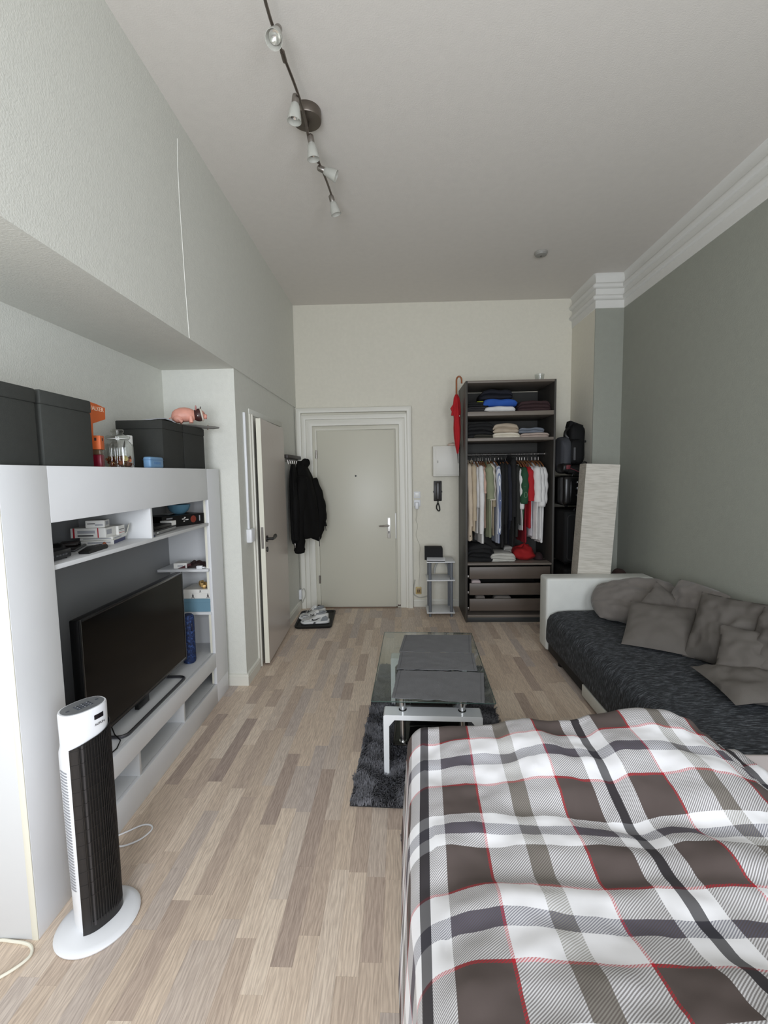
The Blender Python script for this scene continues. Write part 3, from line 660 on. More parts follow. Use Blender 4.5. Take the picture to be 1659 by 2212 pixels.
MB().grid(lambda u, v: (-.06+.08*u, -.022+.045*v, .001+.030*math.sin(math.pi*u)*math.sin(math.pi*v)*(1+.4*nz(u*6, v*6))), 14, 12).build('cloth', M('navy_cloth', (38, 56, 110), .85), t)

# upper corner shelf
CS = .9225; g = -.0189
t = carton('white_box', 'tilted white box on upper corner shelf beside dark glasses', (-1.418, 2.885, CS), math.radians(8), .085, .075, .035, (('n', .3, .7, .35, .6, PR_L),))
t = thing('sunglasses_case', 'dark brown crumpled glasses case on upper corner shelf', 'glasses case', (-1.350, 2.93, CS), .2)
MB().grid(lambda u, v: (-.075+.13*u, -.04+.08*v, .001+.048*math.sin(math.pi*v)**.6*math.sin(math.pi*u)**.5*(.8+.5*nz(u*5, v*5, 3))), 18, 14).build('case', M('dark_brown_leather', (40, 26, 26), .45), t)
MB().prism([(-.135, .0), (-.05, 0), (-.05, .03), (-.07, .026)], lambda a, b, q: (a, q, b), -.03, .0).build('red_flap', M('dark_red_vinyl', (72, 22, 28), .4), t)
t = thing('phone_charger', 'white phone charger plug on the edge of upper corner shelf', 'charger', (-1.315, 2.858, CS), .1)
MB().box(-.024, .012, -.012, .014, 0, .022, .004).build('plug_body', PLASW, t)
MB().box(.012, .026, -.005, .007, .006, .014, .002).build('usb_end', PLASW, t)
MB().tube([(.022, .001, .010), (.030, .004, .010), (.032, .012, .006), (.026, .03, .004)], .002, 6).build('cable', PLASW, t)
# lower corner shelf
LS = .6295
def giftbox(label, z, h, mat, lid=None):
    t = thing('gift_box', label, 'gift box', (-1.272, 2.880, z), UA)
    MB().box(-.175, 0, 0, .16, 0, h, .0015).build('box_body', mat, t, smooth=False)
    return t
t = giftbox('plain blue gift box at the bottom of the corner shelf pile', LS, .088, M('dusty_blue_card', (106, 142, 160), .6))
MB().box(-.177, .002, -.002, .162, .064, .0885, .001).build('lid', MATS['dusty_blue_card'], t, smooth=False)
t = giftbox('white gift box with small grey figures printed, on blue box', LS+.0888, .062, CARD)
MB().box(-.177, .002, -.002, .162, .036, .0625, .001).build('lid', CARD, t, smooth=False)
for (x, z, s) in ((-.112, .003, 1), (-.062, .041, .62), (-.012, .004, 1.0)):
    m = MB()                                          # tiny standing figure: head, body, two legs
    m.prism([(x-.010*s, z), (x-.004*s, z+.014*s), (x-.006*s, z+.020*s), (x-.002*s, z+.024*s), (x-.003*s, z+.030*s), (x+.003*s, z+.030*s), (x+.002*s, z+.024*s), (x+.006*s, z+.020*s), (x+.004*s, z+.014*s), (x+.010*s, z), (x+.006*s, z), (x, z+.011*s), (x-.006*s, z)], lambda a, b, q: (a, -.0025+q, b), -.0005, .0)
    m.build('figure_print', PR_D, t, smooth=False)
bow = thing('gift_bow', 'shiny gold ribbon bow on top of the white gift box', 'bow', (-1.328, 2.925, LS+.1514), 0)
GOLD = M('gold_ribbon', (206, 172, 112), .28, metal=.45)
for k in range(11):
    a = k*2.4; el = .2+.75*((k*37) % 10)/10; R = .034
    d = Vector((math.cos(a)*math.cos(el), math.sin(a)*math.cos(el), math.sin(el)+.15)); sd = Vector((-math.sin(a), math.cos(a), 0))*.009
    pts = [Vector((0, 0, .004))+d*(R*math.sin(math.pi*q/8)*1.25)+Vector((0, 0, 1)).cross(sd).normalized()*0+Vector((0, 0, .014*math.sin(2*math.pi*q/8))) for q in range(9)]
    m = MB(); v = []
    for q in pts: v += [q-sd, q+sd]
    m.add(v, [(2*i, 2*i+2, 2*i+3, 2*i+1) for i in range(8)]); m.build('ribbon_loop', GOLD, bow, ang=80)
# blue bluetooth speaker
sp = thing('blue_speaker', 'tall rounded blue camouflage speaker beside the television', 'speaker', (-1.358, 2.735, .3458), 0)
def Mcamo():
    m = bpy.data.materials.new('blue_camouflage_mesh'); m.use_nodes = True; nt = m.node_tree; b = nt.nodes['Principled BSDF']
    tc = nt.nodes.new('ShaderNodeTexCoord'); n = nt.nodes.new('ShaderNodeTexNoise'); n.inputs['Scale'].default_value = 75; n.inputs['Detail'].default_value = 2; nt.links.new(tc.outputs['Object'], n.inputs['Vector'])
    r = ramp(nt, [(0, (16, 26, 52)), (.42, (26, 46, 92)), (.5, (18, 32, 66)), (.57, (46, 72, 124))]); nt.links.new(n.outputs['Fac'], r.inputs['Fac']); nt.links.new(r.outputs['Color'], b.inputs['Base Color']); b.inputs['Roughness'].default_value = .75
    return m
MB().lathe([(.0, 0), (.030, 0), (.036, .006), (.0385, .02), (.0385, .285), (.036, .302), (.029, .310), (0, .311)], n=32).build('grille_body', Mcamo(), sp)
MB().lathe([(.0, .3105), (.026, .3105), (.026, .3125), (0, .3125)], n=24).build('end_cap', M('navy_rubber', (22, 36, 72), .6), sp)
MB().box(.028, .0388, -.026, -.014, .21, .26, .004).build('badge', M('navy_badge', (18, 26, 52), .4), sp)

# ================================================================== TOWER FAN
fan = thing('tower_fan', 'white tower fan with dark front grille on an oval foot', 'fan', (-1.062, 1.392, 0), math.atan2(-.46, .89))
# local +x is the fan's front, local y its broad side
bs = MB(); pr = [(.0, 0), (.118, 0), (.126, .003), (.128, .008), (.124, .013), (.108, .018), (.085, .022), (.070, .025), (0, .026)]
bs.lathe(pr, n=48, sx=.96, sy=1.02).build('foot', PLASW, fan)
def oval(z, hl, hs, n=40, cx=0.0, back=1.0):
    out = []
    for i in range(n):
        a = 2*math.pi*i/n; c = math.cos(a); s = math.sin(a); x = hs*math.copysign(abs(c)**.85, c); y = hl*math.copysign(abs(s)**.85, s)
        if x < 0: x *= back
        out.append((cx+x, y, z))
    return out
sh = MB(); sh.loft([oval(.022, .062, .044, back=1.25), oval(.04, .066, .047, back=1.3), oval(.30, .068, .048, back=1.45), oval(.615, .070, .050, back=1.55), oval(.640, .070, .050, back=1.50), oval(.660, .069, .050, back=1.18), oval(.672, .069, .050, back=1.02), oval(.772, .070, .052), oval(.778, .068, .050)])
sh.build('shell', PLASW, fan, ang=50)
MB().loft([oval(.7782, .063, .045), oval(.7795, .063, .045)]).build('control_panel', M('grey_panel', (112, 114, 116), .35), fan)
for r_ in range(3):
    for c_ in range(3):
        bt = MB().box(-.012+.012*r_, -.003+.012*r_, -.024+.017*c_, -.010+.017*c_, .7796, .7806, .002).build('button', M('panel_button', (66, 70, 78), .4), fan)
        MB().box(-.009+.012*r_, -.006+.012*r_, -.019+.017*c_, -.015+.017*c_, .7806, .7809).build('button_icon', M('icon_grey', (176, 178, 182), .4), bt)
for y in (-.045, .045): MB().box(-.003, .003, y-.005, y+.005, .7796, .7803).build('panel_mark', M('panel_button', (66, 70, 78), .4), fan)
# dark front: a curved panel with upright bars, cross bars and a solid skirt
GR = M('grille_black', (30, 28, 28), .38); GRD = M('grille_deep', (10, 10, 11), .5); GRB = M('grille_band', (58, 56, 57), .4)
def fr_pt(t, z, off=0.0):
    a = math.radians(-58+155*t); hs, hl = .054+off, .0735+off
    c = math.cos(a); s = math.sin(a)
    return Vector((hs*math.copysign(abs(c)**.85, c), hl*math.copysign(abs(s)**.85, s), z))
def ztop(t): return .700-.035*(1-t)+.012*t
MB().grid(lambda u, v: fr_pt(u, .045+(ztop(u)-.045)*v, -.001), 36, 3).build('grille_back', GRD, fan, ang=70)
for t0, t1, m, nm in ((0, .155, GR, 'grille_side'), (.205, .235, GRB, 'grille_band')):
    MB().grid(lambda u, v: fr_pt(t0+(t1-t0)*u, .046+(ztop(t0+(t1-t0)*u)-.048)*v, .0016), 8, 3).build(nm, m, fan, ang=70)
NB = 25
for k in range(NB):
    t = .17+.815*k/(NB-1)
    if .2 < t < .24: continue
    p = [fr_pt(t, z, .0012) for z in (.050, ztop(t)-.004)]
    MB().tube(p, .0016, 5).build('grille_bar', GR, fan)
for k in range(12):
    z = .155+.046*k
    MB().tube([fr_pt(.02+.96*q/16, z, .0018) for q in range(17)], .0009, 5).build('cross_bar', GR, fan)
MB().grid(lambda u, v: fr_pt(u, .026+.034*v+(.05*u if v > .5 else 0)*0, .0028-.002*v), 30, 4).build('grille_skirt', GR, fan, ang=70)
MB().tube([fr_pt(q/20, ztop(q/20), .001) for q in range(21)], .0016, 6).build('grille_rim', GR, fan)
# vent slots on the side towards the window
for k in range(40):
    z = .175+.0105*k
    a0 = math.radians(-105); a1 = math.radians(-80)
    def sp_(a, zz, o=.0012):
        c = math.cos(a); s = math.sin(a); bk = 1.3+.25*min(1, zz/.6)
        return Vector(((.048+.002*zz/.6)*math.copysign(abs(c)**.85, c)*bk, (.067+.003*zz/.6+o)*math.copysign(abs(s)**.85, s), zz))
    MB().grid(lambda u, v: sp_(a0+(a1-a0)*u, z+.0042*v), 4, 2).build('vent_slot', M('vent_grey', (150, 152, 160), .6), fan)
dsp = MB().grid(lambda u, v: fr_pt(.40+.16*u, .738+.016*v, -.0012), 8, 2).build('display_window', M('display_black', (24, 20, 24), .2), fan)
pc = fr_pt(.47, .722, -.0002); ax = (fr_pt(.50, .722)-fr_pt(.44, .722)).normalized(); nrm = ax.cross(Vector((0, 0, 1)))
text_mesh('maker_lettering', 'AUFUN', .0105, M('dark_lettering', (60, 58, 62), .5), fan, Matrix(((ax.x, 0, nrm.x, pc.x+nrm.x*.001), (ax.y, 0, nrm.y, pc.y+nrm.y*.001), (0, 1, 0, pc.z), (0, 0, 0, 1))), .0004)
# white cords on the floor
def smooth_path(pts, n=8, closed=False):
    P = [Vector(p) for p in pts]; out = []
    m = len(P)
    for i in range(m if closed else m-1):
        p0 = P[(i-1) % m] if closed or i > 0 else P[0]; p1 = P[i]; p2 = P[(i+1) % m]; p3 = P[(i+2) % m] if closed or i+2 < m else P[-1]
        for k in range(n):
            t = k/n; out.append(.5*((2*p1)+(-p0+p2)*t+(2*p0-5*p1+4*p2-p3)*t*t+(-p0+3*p1-3*p2+p3)*t**3))
    if not closed: out.append(P[-1])
    return out
o = MB().tube(smooth_path([(-1.245, 1.74, .004), (-1.20, 1.775, .004), (-1.155, 1.812, .004), (-1.115, 1.812, .004), (-1.098, 1.785, .004), (-1.118, 1.735, .005), (-1.165, 1.700, .006), (-1.20, 1.700, .008), (-1.235, 1.725, .008)]), .0035, 8).build('power_cord', PLASW)
tag(o, 'white cord looped on the floor between tower fan and wall unit', 'cord')
o = MB().tube(smooth_path([(-1.44, 1.235, .004), (-1.37, 1.312, .004), (-1.30, 1.316, .004), (-1.235, 1.305, .004), (-1.208, 1.275, .004), (-1.225, 1.235, .005), (-1.27, 1.195, .005), (-1.33, 1.17, .005), (-1.36, 1.20, .005), (-1.345, 1.235, .006), (-1.32, 1.245, .006), (-1.315, 1.22, .006)]), .0048, 8).build('power_cord', M('cream_cord', (232, 228, 212), .4))
tag(o, 'thick cream cord coiled on the floor by the wall unit end', 'cord')
# ================================================================== ENTRANCE CORNER
t = thing('cable_trunking', 'white plastic cable duct running down to a junction box', 'cable duct', (XW(3.29), 3.285, 1.13))
MB().box(0, .016, 0, .022, 0, .855, .002).build('duct', PLASW, t)
t = thing('junction_box', 'square white junction box on the wall under the cable duct', 'junction box', (XW(3.29), 3.255, 1.03))
MB().box(0, .036, 0, .085, 0, .10, .005).build('box_body', PLASW, t)
MB().box(.036, .040, .003, .082, .003, .097, .003).build('cover', PLASW, t)
t = thing('wall_plate', 'narrow white blank wall plate low beside the bathroom door', 'wall plate', (XW(4.42), 4.40, .33))
MB().box(0, .006, 0, .022, 0, .075, .002).build('plate', PLASW, t)
MB().cyl((.006, .011, .037), (.0075, .011, .037), .004, n=8).build('screw', STEEL, t)
t = thing('corner_socket', 'white surface socket low on the wall behind the sneakers', 'socket', (XW(4.97), 4.93, .10))
MB().box(0, .030, 0, .07, .02, .13, .006).build('housing', PLASW, t)
MB().tube(smooth_path([(.03, .04, .12), (.05, .045, .135), (.065, .05, .10), (.06, .05, .04), (.04, .05, .0), (.03, .055, -.03)]), .0055, 8).build('lead', M('grey_white_lead', (188, 186, 176), .5), t)
# coat rail
rk = thing('coat_rack', 'dark coat rail with metal hooks above the jackets', 'coat rack', (XW(4.7), 4.40, 1.69))
MB().box(0, .022, 0, .58, -.03, .0, .003).build('wall_board', M('grey_rail_board', (150, 148, 144), .5), rk)
MB().box(0, .060, .0, .58, .0, .034, .004).build('hat_ledge', M('dark_rail_wood', (52, 46, 44), .5), rk)
for k in range(6):
    y = .06+.092*k
    MB().tube(smooth_path([(.022, y, -.012), (.040, y, -.02), (.045, y, -.05), (.055, y, -.065), (.070, y, -.055)], 4), .004, 7).build('hook', STEEL, rk)
# jackets
BLK = M('black_jacket_cloth', (14, 13, 12), .85, bump=.25, bscale=300, var=.12, vscale=9, spec=.2); BLK2 = M('black_down_cloth', (9, 9, 9), .75, bump=.2, bscale=200, spec=.2)
def coat_rings(spec, seed, n=36, fold=.10):
    rings = []
    for k, (z, cx, cy, rx, ry) in enumerate(spec):
        r = []
        for i in range(n):
            a = 2*math.pi*i/n; f = 1+fold*math.sin(a*5+seed+z*2.3)+fold*.9*nz(math.cos(a)*2+seed, math.sin(a)*2, z*3.5)
            r.append((max(cx+rx*math.cos(a)*f, -1.122), cy+ry*math.sin(a)*f, z))
        rings.append(r)
    return rings
def interp(spec, n):
    out = []
    for k in range(n):
        t = k/(n-1)*(len(spec)-1); i = min(int(t), len(spec)-2); f = t-i; f = f*f*(3-2*f)*.5+f*.5
        out.append(tuple(spec[i][q]*(1-f)+spec[i+1][q]*f for q in range(len(spec[0]))))
    return out
ct = thing('dark_jacket', 'dark zip jacket with stand-up collar hanging outermost on the coat rail', 'jacket', (0, 0, 0))
MB().loft(coat_rings(interp([(1.665, -1.045, 4.72, .030, .05), (1.62, -1.035, 4.71, .050, .09), (1.50, -1.015, 4.71, .085, .145), (1.30, -.985, 4.71, .105, .185), (1.08, -.970, 4.72, .115, .20), (.93, -.970, 4.72, .110, .20), (.87, -.970, 4.72, .095, .185)], 30), 1.3)).build('jacket_body', BLK, ct, ang=80)
MB().grid(lambda u, v: Vector((-1.035+.050*math.cos(u*4.2-2.5)*(1+.1*v)+.035*v, 4.71+.075*math.sin(u*4.2-2.5)*(1-.1*v), 1.575+.115*v*(.45+.55*abs(math.sin(u*5.2))))), 22, 6).build('collar', BLK, ct, ang=80)
def sleeve(parent, pts, rs, mat, flat=1.0):
    path = smooth_path(pts, 5); m = len(path); rr = []
    for k in range(m):
        t = k/(m-1)*(len(rs)-1); i = min(int(t), len(rs)-2); f = t-i; rr.append((rs[i]*(1-f)+rs[i+1]*f)*(1+.08*math.sin(k*1.9)))
    return MB().tube(path, rr, 16, flat=flat).build('sleeve', mat, parent, ang=80)
sleeve(ct, [(-1.00, 4.58, 1.50), (-1.02, 4.54, 1.32), (-1.045, 4.54, 1.05), (-1.05, 4.56, .80), (-1.05, 4.57, .725)], [.05, .068, .066, .058, .052], BLK)
sleeve(ct, [(-.93, 4.78, 1.48), (-.885, 4.77, 1.30), (-.855, 4.75, 1.10), (-.885, 4.72, .92), (-.915, 4.70, .835)], [.04, .062, .066, .058, .050], BLK)
MB().prism([(-.875, 1.28), (-.842, 1.16), (-.790, .975), (-.842, .975), (-.885, 1.02)], lambda a, b, q: (a, 4.74+q, b), -.02, .02).build('hem_flap', BLK, ct)
for a, b in (((-.805, 4.74, .975), (-.80, 4.74, .925)), ((-.858, 4.66, .87), (-.860, 4.66, .77))): MB().tube([a, b], .004, 6).build('draw_cord', M('grey_cord', (60, 58, 55), .7), ct)
MB().tube([(-1.025, 4.545, 1.405), (-1.0, 4.55, 1.43), (-.975, 4.56, 1.445)], .002, 6).build('pocket_zip', STEEL, ct)
c2 = thing('black_jacket', 'black padded jacket hanging behind, next to the bathroom door', 'jacket', (0, 0, 0))
MB().loft(coat_rings(interp([(1.63, -1.085, 4.54, .020, .03), (1.56, -1.080, 4.53, .030, .07), (1.42, -1.075, 4.53, .042, .10), (1.10, -1.072, 4.54, .048, .12), (.88, -1.075, 4.55, .045, .115), (.83, -1.078, 4.55, .03, .10)], 24), 4.1)).build('jacket_body', BLK2, c2, ang=80)
MB().box(-1.075, -1.066, 4.452, 4.462, .79, .835, .001).build('zip_pull', STEEL, c2)
sleeve(c2, [(-1.065, 4.48, 1.44), (-1.055, 4.455, 1.2), (-1.06, 4.46, 1.0), (-1.065, 4.48, .86)], [.03, .04, .038, .032], BLK2)

# shoe tray and sneakers
t = thing('shoe_tray', 'flat black shoe tray on the floor under the jackets', 'shoe tray', (-.905, 4.585, 0), math.radians(4))
def rrect(x0, x1, y0, y1, r, n=4): return rloop(x0, x1, y0, y1, r, n)
tm = MB(); rg = []
for z, g in ((0, .006), (.006, 0), (.022, -.004), (.024, 0), (.022, .012), (.008, .018)): rg.append([(x, y, z) for x, y in rrect(-.185+g, .185-g, -.27+g, .27-g, .045)])
tm.loft(rg).build('tray', M('black_rubber', (20, 19, 19), .6), t)
def sneaker(label, loc, rz):
    s = thing('sneaker', label, 'sneaker', loc, rz, 'white sneakers on the shoe tray')
    WHT = M('sneaker_white', (214, 214, 210), .5, bump=.15, bscale=400); SOL = M('sneaker_sole', (224, 224, 222), .5); GRYS = M('sneaker_grey', (138, 142, 146), .45); SIL = M('sneaker_silver', (196, 198, 200), .22, metal=.7)
    def width(t): return .030+.022*math.sin(math.pi*(t*.9+.05))**.7-.008*math.exp(-((t-.42)/.16)**2)
    def ring(t, z0, z1, g=0.0, n=20):
        x = -.145+.29*t; w = max(.006, width(t)*(min(1, t*9+.15)**.5)*(min(1, (1-t)*9+.2)**.5)-g); r = []
        for i in range(n):
            a = 2*math.pi*i/n; c = math.cos(a); q = math.sin(a)
            r.append((x, w*math.copysign(abs(c)**.7, c), (z0+z1)/2+(z1-z0)/2*math.copysign(abs(q)**.7, q)))
        return r
    MB().loft([ring(k/18, .004*math.exp(-k)+.006*max(0, (2-k)/2), .030+.012*(k/18)**2, 0) for k in range(19)]).build('sole', SOL, s, ang=50)
    def uph(t): return .045+.028*t+.042*max(0, min(1, (t-.30)/.30))**1.2-.016*max(0, (t-.72)/.28)*(1 if t < .9 else 1)
    MB().loft([ring(.03+.94*k/20, .025, uph(k/20), .004+.010*(k/20 > .55)) for k in range(21)]).build('upper', WHT, s, ang=60)
    MB().tube([(-.01, 0, .098), (.01, 0, .112), (.03, 0, .126), (.036, 0, .134)], [.016, .020, .022, .012], 12, flat=.4).build('tongue', WHT, s)
    MB().tube([(x, y, z) for x, y, z in [(.045+.050*math.cos(a*.5236)+.02, .030*math.sin(a*.5236), .109+.008*math.cos(a*.5236)) for a in range(12)]], .008, 8, closed=True).build('collar', GRYS, s)
    for k in range(6): MB().tube([(-.070+.016*k, -.024, .070+.008*k), (-.068+.016*k, 0, .080+.008*k), (-.066+.016*k, .024, .070+.008*k)], .0032, 6).build('lace', WHT, s)
    for sd in (-1, 1):
        MB().prism([(-.035, .050), (-.020, .042), (.01, .045), (.055, .068), (.008, .054), (-.015, .052), (-.024, .060)], lambda a, b, q: (a, sd*(.046+q-.010*abs(a-.01)/.05*0), b), -.008, .0015).build('side_mark', BLACKP, s)
        MB().prism([(.055, .030), (.125, .034), (.132, .060), (.11, .085), (.075, .070)], lambda a, b, q: (a, sd*(.040+q-.09*max(0, a-.07)), b), -.006, .002).build('heel_panel', GRYS, s)
        MB().prism([(-.02, .010), (.05, .010), (.06, .024), (-.01, .026)], lambda a, b, q: (a, sd*(.044+q), b), -.004, .002).build('shank_plate', M('dark_shank', (60, 62, 64), .4), s)
        MB().prism([(-.125, .034), (-.06, .034), (-.05, .05), (-.09, .056), (-.128, .044)], lambda a, b, q: (a, sd*(.036+q+.05*max(0, a+.10)-.03*max(0, -.10-a)), b), -.004, .002).build('toe_panel', SIL, s)
    return s
sneaker('white running sneaker on the shoe tray, its side mark facing the room', (-.890, 4.46, .0085), math.radians(8))
sneaker('white running sneaker on the shoe tray, tucked behind its mate against the wall side', (-.945, 4.62, .0085), math.radians(18))

# ------------------------------------------------------------------ wall fittings right of the entrance door
BY = YB(.3)
t = thing('light_switch', 'white square light switch above the plug socket', 'light switch', (.183, BY, 1.278))
MB().box(-.037, .037, -.010, 0, -.037, .037, .004).build('plate', PLASW, t)
MB().box(-.024, .024, -.015, -.010, -.024, .024, .003, rot=rotx(.06)).build('rocker', M('switch_rocker', (238, 238, 236), .3), t)
t = thing('wall_socket', 'white square wall socket with a charger plugged in', 'socket', (.183, BY, 1.185))
MB().box(-.037, .037, -.012, 0, -.037, .037, .004).build('plate', PLASW, t)
t = thing('plug_adapter', 'white plug adapter with a thin cable hanging down the wall', 'plug', (.178, BY-.012, 1.165))
MB().box(-.021, .021, -.045, 0, -.045, .035, .010, 3).build('plug_body', PLASW, t)
MB().tube(smooth_path([(0, -.022, -.045), (-.002, -.018, -.12), (-.010, -.006, -.17), (.008, .002, -.235), (-.005, .004, -.30), (-.008, .004, -.36), (.030, .004, -.47), (.022, .004, -.60), (.028, .004, -.74), (.018, .004, -.86), (.018, -.006, -.925)], 6), .003, 6).build('cable', M('cream_cable', (206, 202, 190), .5), t)
t = thing('floor_outlet', 'beige power outlet low on the wall beside the small shelf', 'socket', (.190, BY, .187))
BEI = M('beige_bakelite', (206, 184, 130), .45)
MB().box(-.033, .033, -.022, 0, -.042, .042, .008).build('housing', BEI, t)
MB().box(-.022, .022, -.0245, -.022, -.028, .028, .004).build('face', M('brown_bakelite', (150, 124, 84), .45), t)
for s in (-1, 1): MB().box(s*.009-.003, s*.009+.003, -.0252, -.0245, -.008, .008).build('pin_hole', BLACKP, t)
o = MB().tube(smooth_path([(.150, BY-.006, .31), (.138, BY-.006, .24), (.132, BY-.006, .17), (.15, BY-.007, .13), (.20, BY-.007, .105), (.25, BY-.007, .110), (.31, BY-.007, .13)], 6), .0065, 8).build('wall_cable', M('grey_wall_cable', (186, 184, 174), .5))
tag(o, 'grey cable curving along the wall under the beige outlet', 'cable')
# fuse box
t = thing('fuse_box', 'white metal fuse box cabinet high on the wall beside the wardrobe', 'fuse box', (.357, BY-.10, 1.481))
MB().box(0, .284, 0, .098, 0, .328, .004).build('box_body', M('fuse_box_paint', (222, 220, 212), .45), t)
MB().box(.030, .278, -.005, -.0005, .016, .312, .003).build('door_panel', M('fuse_box_paint', (222, 220, 212), .45), t)
MB().box(.045, .055, -.009, -.005, .145, .172, .003).build('latch', M('latch_grey', (170, 168, 160), .4), t)
for z in (.07, .26): MB().cyl((.279, -.004, z-.012), (.279, -.004, z+.012), .004, n=8).build('hinge', TRIMW, t)
t = thing('smoke_alarm', 'small round beige alarm lying on top of the fuse box', 'alarm', (.575, BY-.055, 1.8095))
MB().lathe([(0, 0), (.050, 0), (.055, .006), (.055, .018), (.048, .026), (.03, .030), (0, .031)], n=28).build('housing', M('beige_alarm', (212, 190, 176), .5), t)
MB().lathe([(0, .031), (.012, .031), (.011, .035), (0, .035)], n=14).build('test_button', M('dark_button', (60, 56, 52), .5), t)
# intercom handset
t = thing('intercom_handset', 'dark wall intercom with handset and looped cord', 'intercom', (.413, BY, 1.318))
INT = M('intercom_brown', (32, 29, 29), .4)
MB().box(-.044, .044, -.022, 0, -.112, .112, .006).build('base', INT, t)
h = MB(); h.box(-.022, .022, -.058, -.030, -.095, .095, .010, 3).box(-.026, .026, -.052, -.022, .062, .100, .008).box(-.026, .026, -.052, -.022, -.100, -.062, .008)
h.build('handset', M('intercom_grey', (44, 40, 40), .35), t)
for s in (-1, 1): MB().box(s*.046-.004, s*.046+.004, -.018, -.006, -.018, .0, .002).build('cradle_tab', INT, t)
MB().tube(smooth_path([(.0, -.03, -.10), (.0, -.03, -.130), (-.014, -.03, -.165), (-.012, -.03, -.200), (.008, -.03, -.222), (.020, -.03, -.210), (.016, -.03, -.175), (.004, -.03, -.135)], 6), .0065, 8).build('cord', BLACKP, t)

# ------------------------------------------------------------------ small shelf with tube legs
sd = thing('tube_side_table', 'small three-tier white side table on grey tube legs', 'side table', (.262, 4.655, 0), math.radians(0))
WB = M('white_board', (220, 221, 222), .35); TUB = M('grey_tube', (108, 112, 118), .4)
for z in (.052, .40, .595): MB().box(0, .295, 0, .29, z-.012, z, .003).build('tier', WB, sd)
for x in (.035, .26):
    for y in (.03, .26):
        MB().cyl((x, y, .052), (x, y, .388), .0165, n=16).build('tube_leg', TUB, sd)
        MB().cyl((x, y, .400), (x, y, .583), .0165, n=16).build('tube_leg', TUB, sd)
        MB().cyl((x, y, 0), (x, y, .040), .013, n=12).build('foot', TUB, sd)
t = thing('black_pouch_box', 'black box-shaped pouch standing on the small side table', 'box', (.345, 4.80, .5952), math.radians(-3))
MB().prism([(-.097, 0), (.097, 0), (.097, .118), (.085, .138), (-.097, .138)], lambda a, b, q: (a, q, b), -.045, .05).build('pouch', M('black_felt', (14, 14, 15), .8), t, smooth=False)
MB().box(-.097, .085, -.003, -.0001, .128, .1305).xf(Matrix.Translation((0, -.0455, 0))).build('seam', M('dark_seam', (30, 30, 30), .8), t)
t = thing('white_receiver', 'slim white device lying on the side table before the black pouch', 'router', (.355, 4.69, .5952), math.radians(-4))
MB().box(-.085, .10, -.028, .045, 0, .010, .003).build('base', BLACKP, t)
MB().prism([(-.028, .0102), (.055, .0102), (.055, .030), (-.028, .018)], lambda a, b, q: (q, a, b), -.088, .103).build('top_shell', PLASW, t, smooth=False)
o = MB().tube(smooth_path([(.365, 4.985, .40), (.375, 4.985, .47), (.41, 4.985, .53), (.455, 4.985, .535), (.50, 4.985, .50), (.525, 4.985, .42), (.53, 4.985, .36)], 6), .010, 8).build('white_hose', M('grey_hose', (190, 190, 186), .5))
tag(o, 'pale curved hose behind the small side table', 'hose')
# ================================================================== WARDROBE
WX0, WX1, WY0, WY1, WH = .645, 1.515, 4.49, 5.035, 2.405
WD = M('dark_oak_veneer', (62, 59, 55), .5, var=.12, vscale=30, stretch=(1, 1, .06)); WDL = M('dark_oak_edge', (116, 107, 98), .5, var=.10, vscale=30, stretch=(.06, 1, 1)); WDR = M('taupe_drawer', (92, 82, 74), .42, var=.06, vscale=40, stretch=(.06, 1, 1)); PLN = M('charcoal_plinth', (52, 54, 54), .5)
wd = thing('open_wardrobe', 'tall dark open wardrobe with shelves, hanging rail and three drawers', 'wardrobe', (WX0, WY0, 0))
W_, D_ = WX1-WX0, WY1-WY0
MB().box(0, .018, 0, D_, .0, WH, .001).build('side_panel', WD, wd)
MB().box(W_-.018, W_, 0, D_, .0, WH, .001).build('side_panel', WD, wd)
MB().box(-.0012, -.0002, -.001, .001, .0, WH).build('edge_band', WDL, wd)
MB().box(.018, W_-.018, 0, D_, WH-.022, WH, .001).build('top_panel', WDL, wd)
for z0, z1 in ((2.068, 2.108), (1.826, 1.853), (.588, .607), (.05, .075)): MB().box(.0185, W_-.0185, .004, D_-.012, z0, z1, .001).build('shelf_board', WDL, wd)
MB().box(.018, W_-.018, D_-.010, D_-.004, .05, WH-.03).build('back_panel', M('wardrobe_back', (44, 42, 38), .6), wd)
MB().box(.018, W_-.018, .012, .028, 0, .0498, .001).build('plinth', PLN, wd)
MB().cyl((.018, .28, 1.70), (W_-.018, .28, 1.70), .0125, n=16).build('hanging_rail', M('rail_steel', (96, 94, 92), .4, metal=.8), wd)
for x in (.018, W_-.030): MB().cyl((x, .28, 1.70), (x+.012, .28, 1.70), .022, n=16).build('rail_socket', STEEL, wd)
for z0, z1 in ((.452, .573), (.288, .407), (.125, .248)):
    dr = MB().box(.036, W_-.036, -.012, .006, z0, z1, .0015).build('drawer_front', WDR, wd)
    MB().box(.045, .057, .006, .46, z0+.01, z1-.025).box(W_-.057, W_-.045, .006, .46, z0+.01, z1-.025).box(.057, W_-.057, .006, .46, z0+.01, z0+.018).build('drawer_box', M('drawer_inside', (40, 38, 36), .6), dr)
    MB().box(.020, .036, .01, .03, z0+.005, z0+.03, .002).build('runner', STEEL, dr)

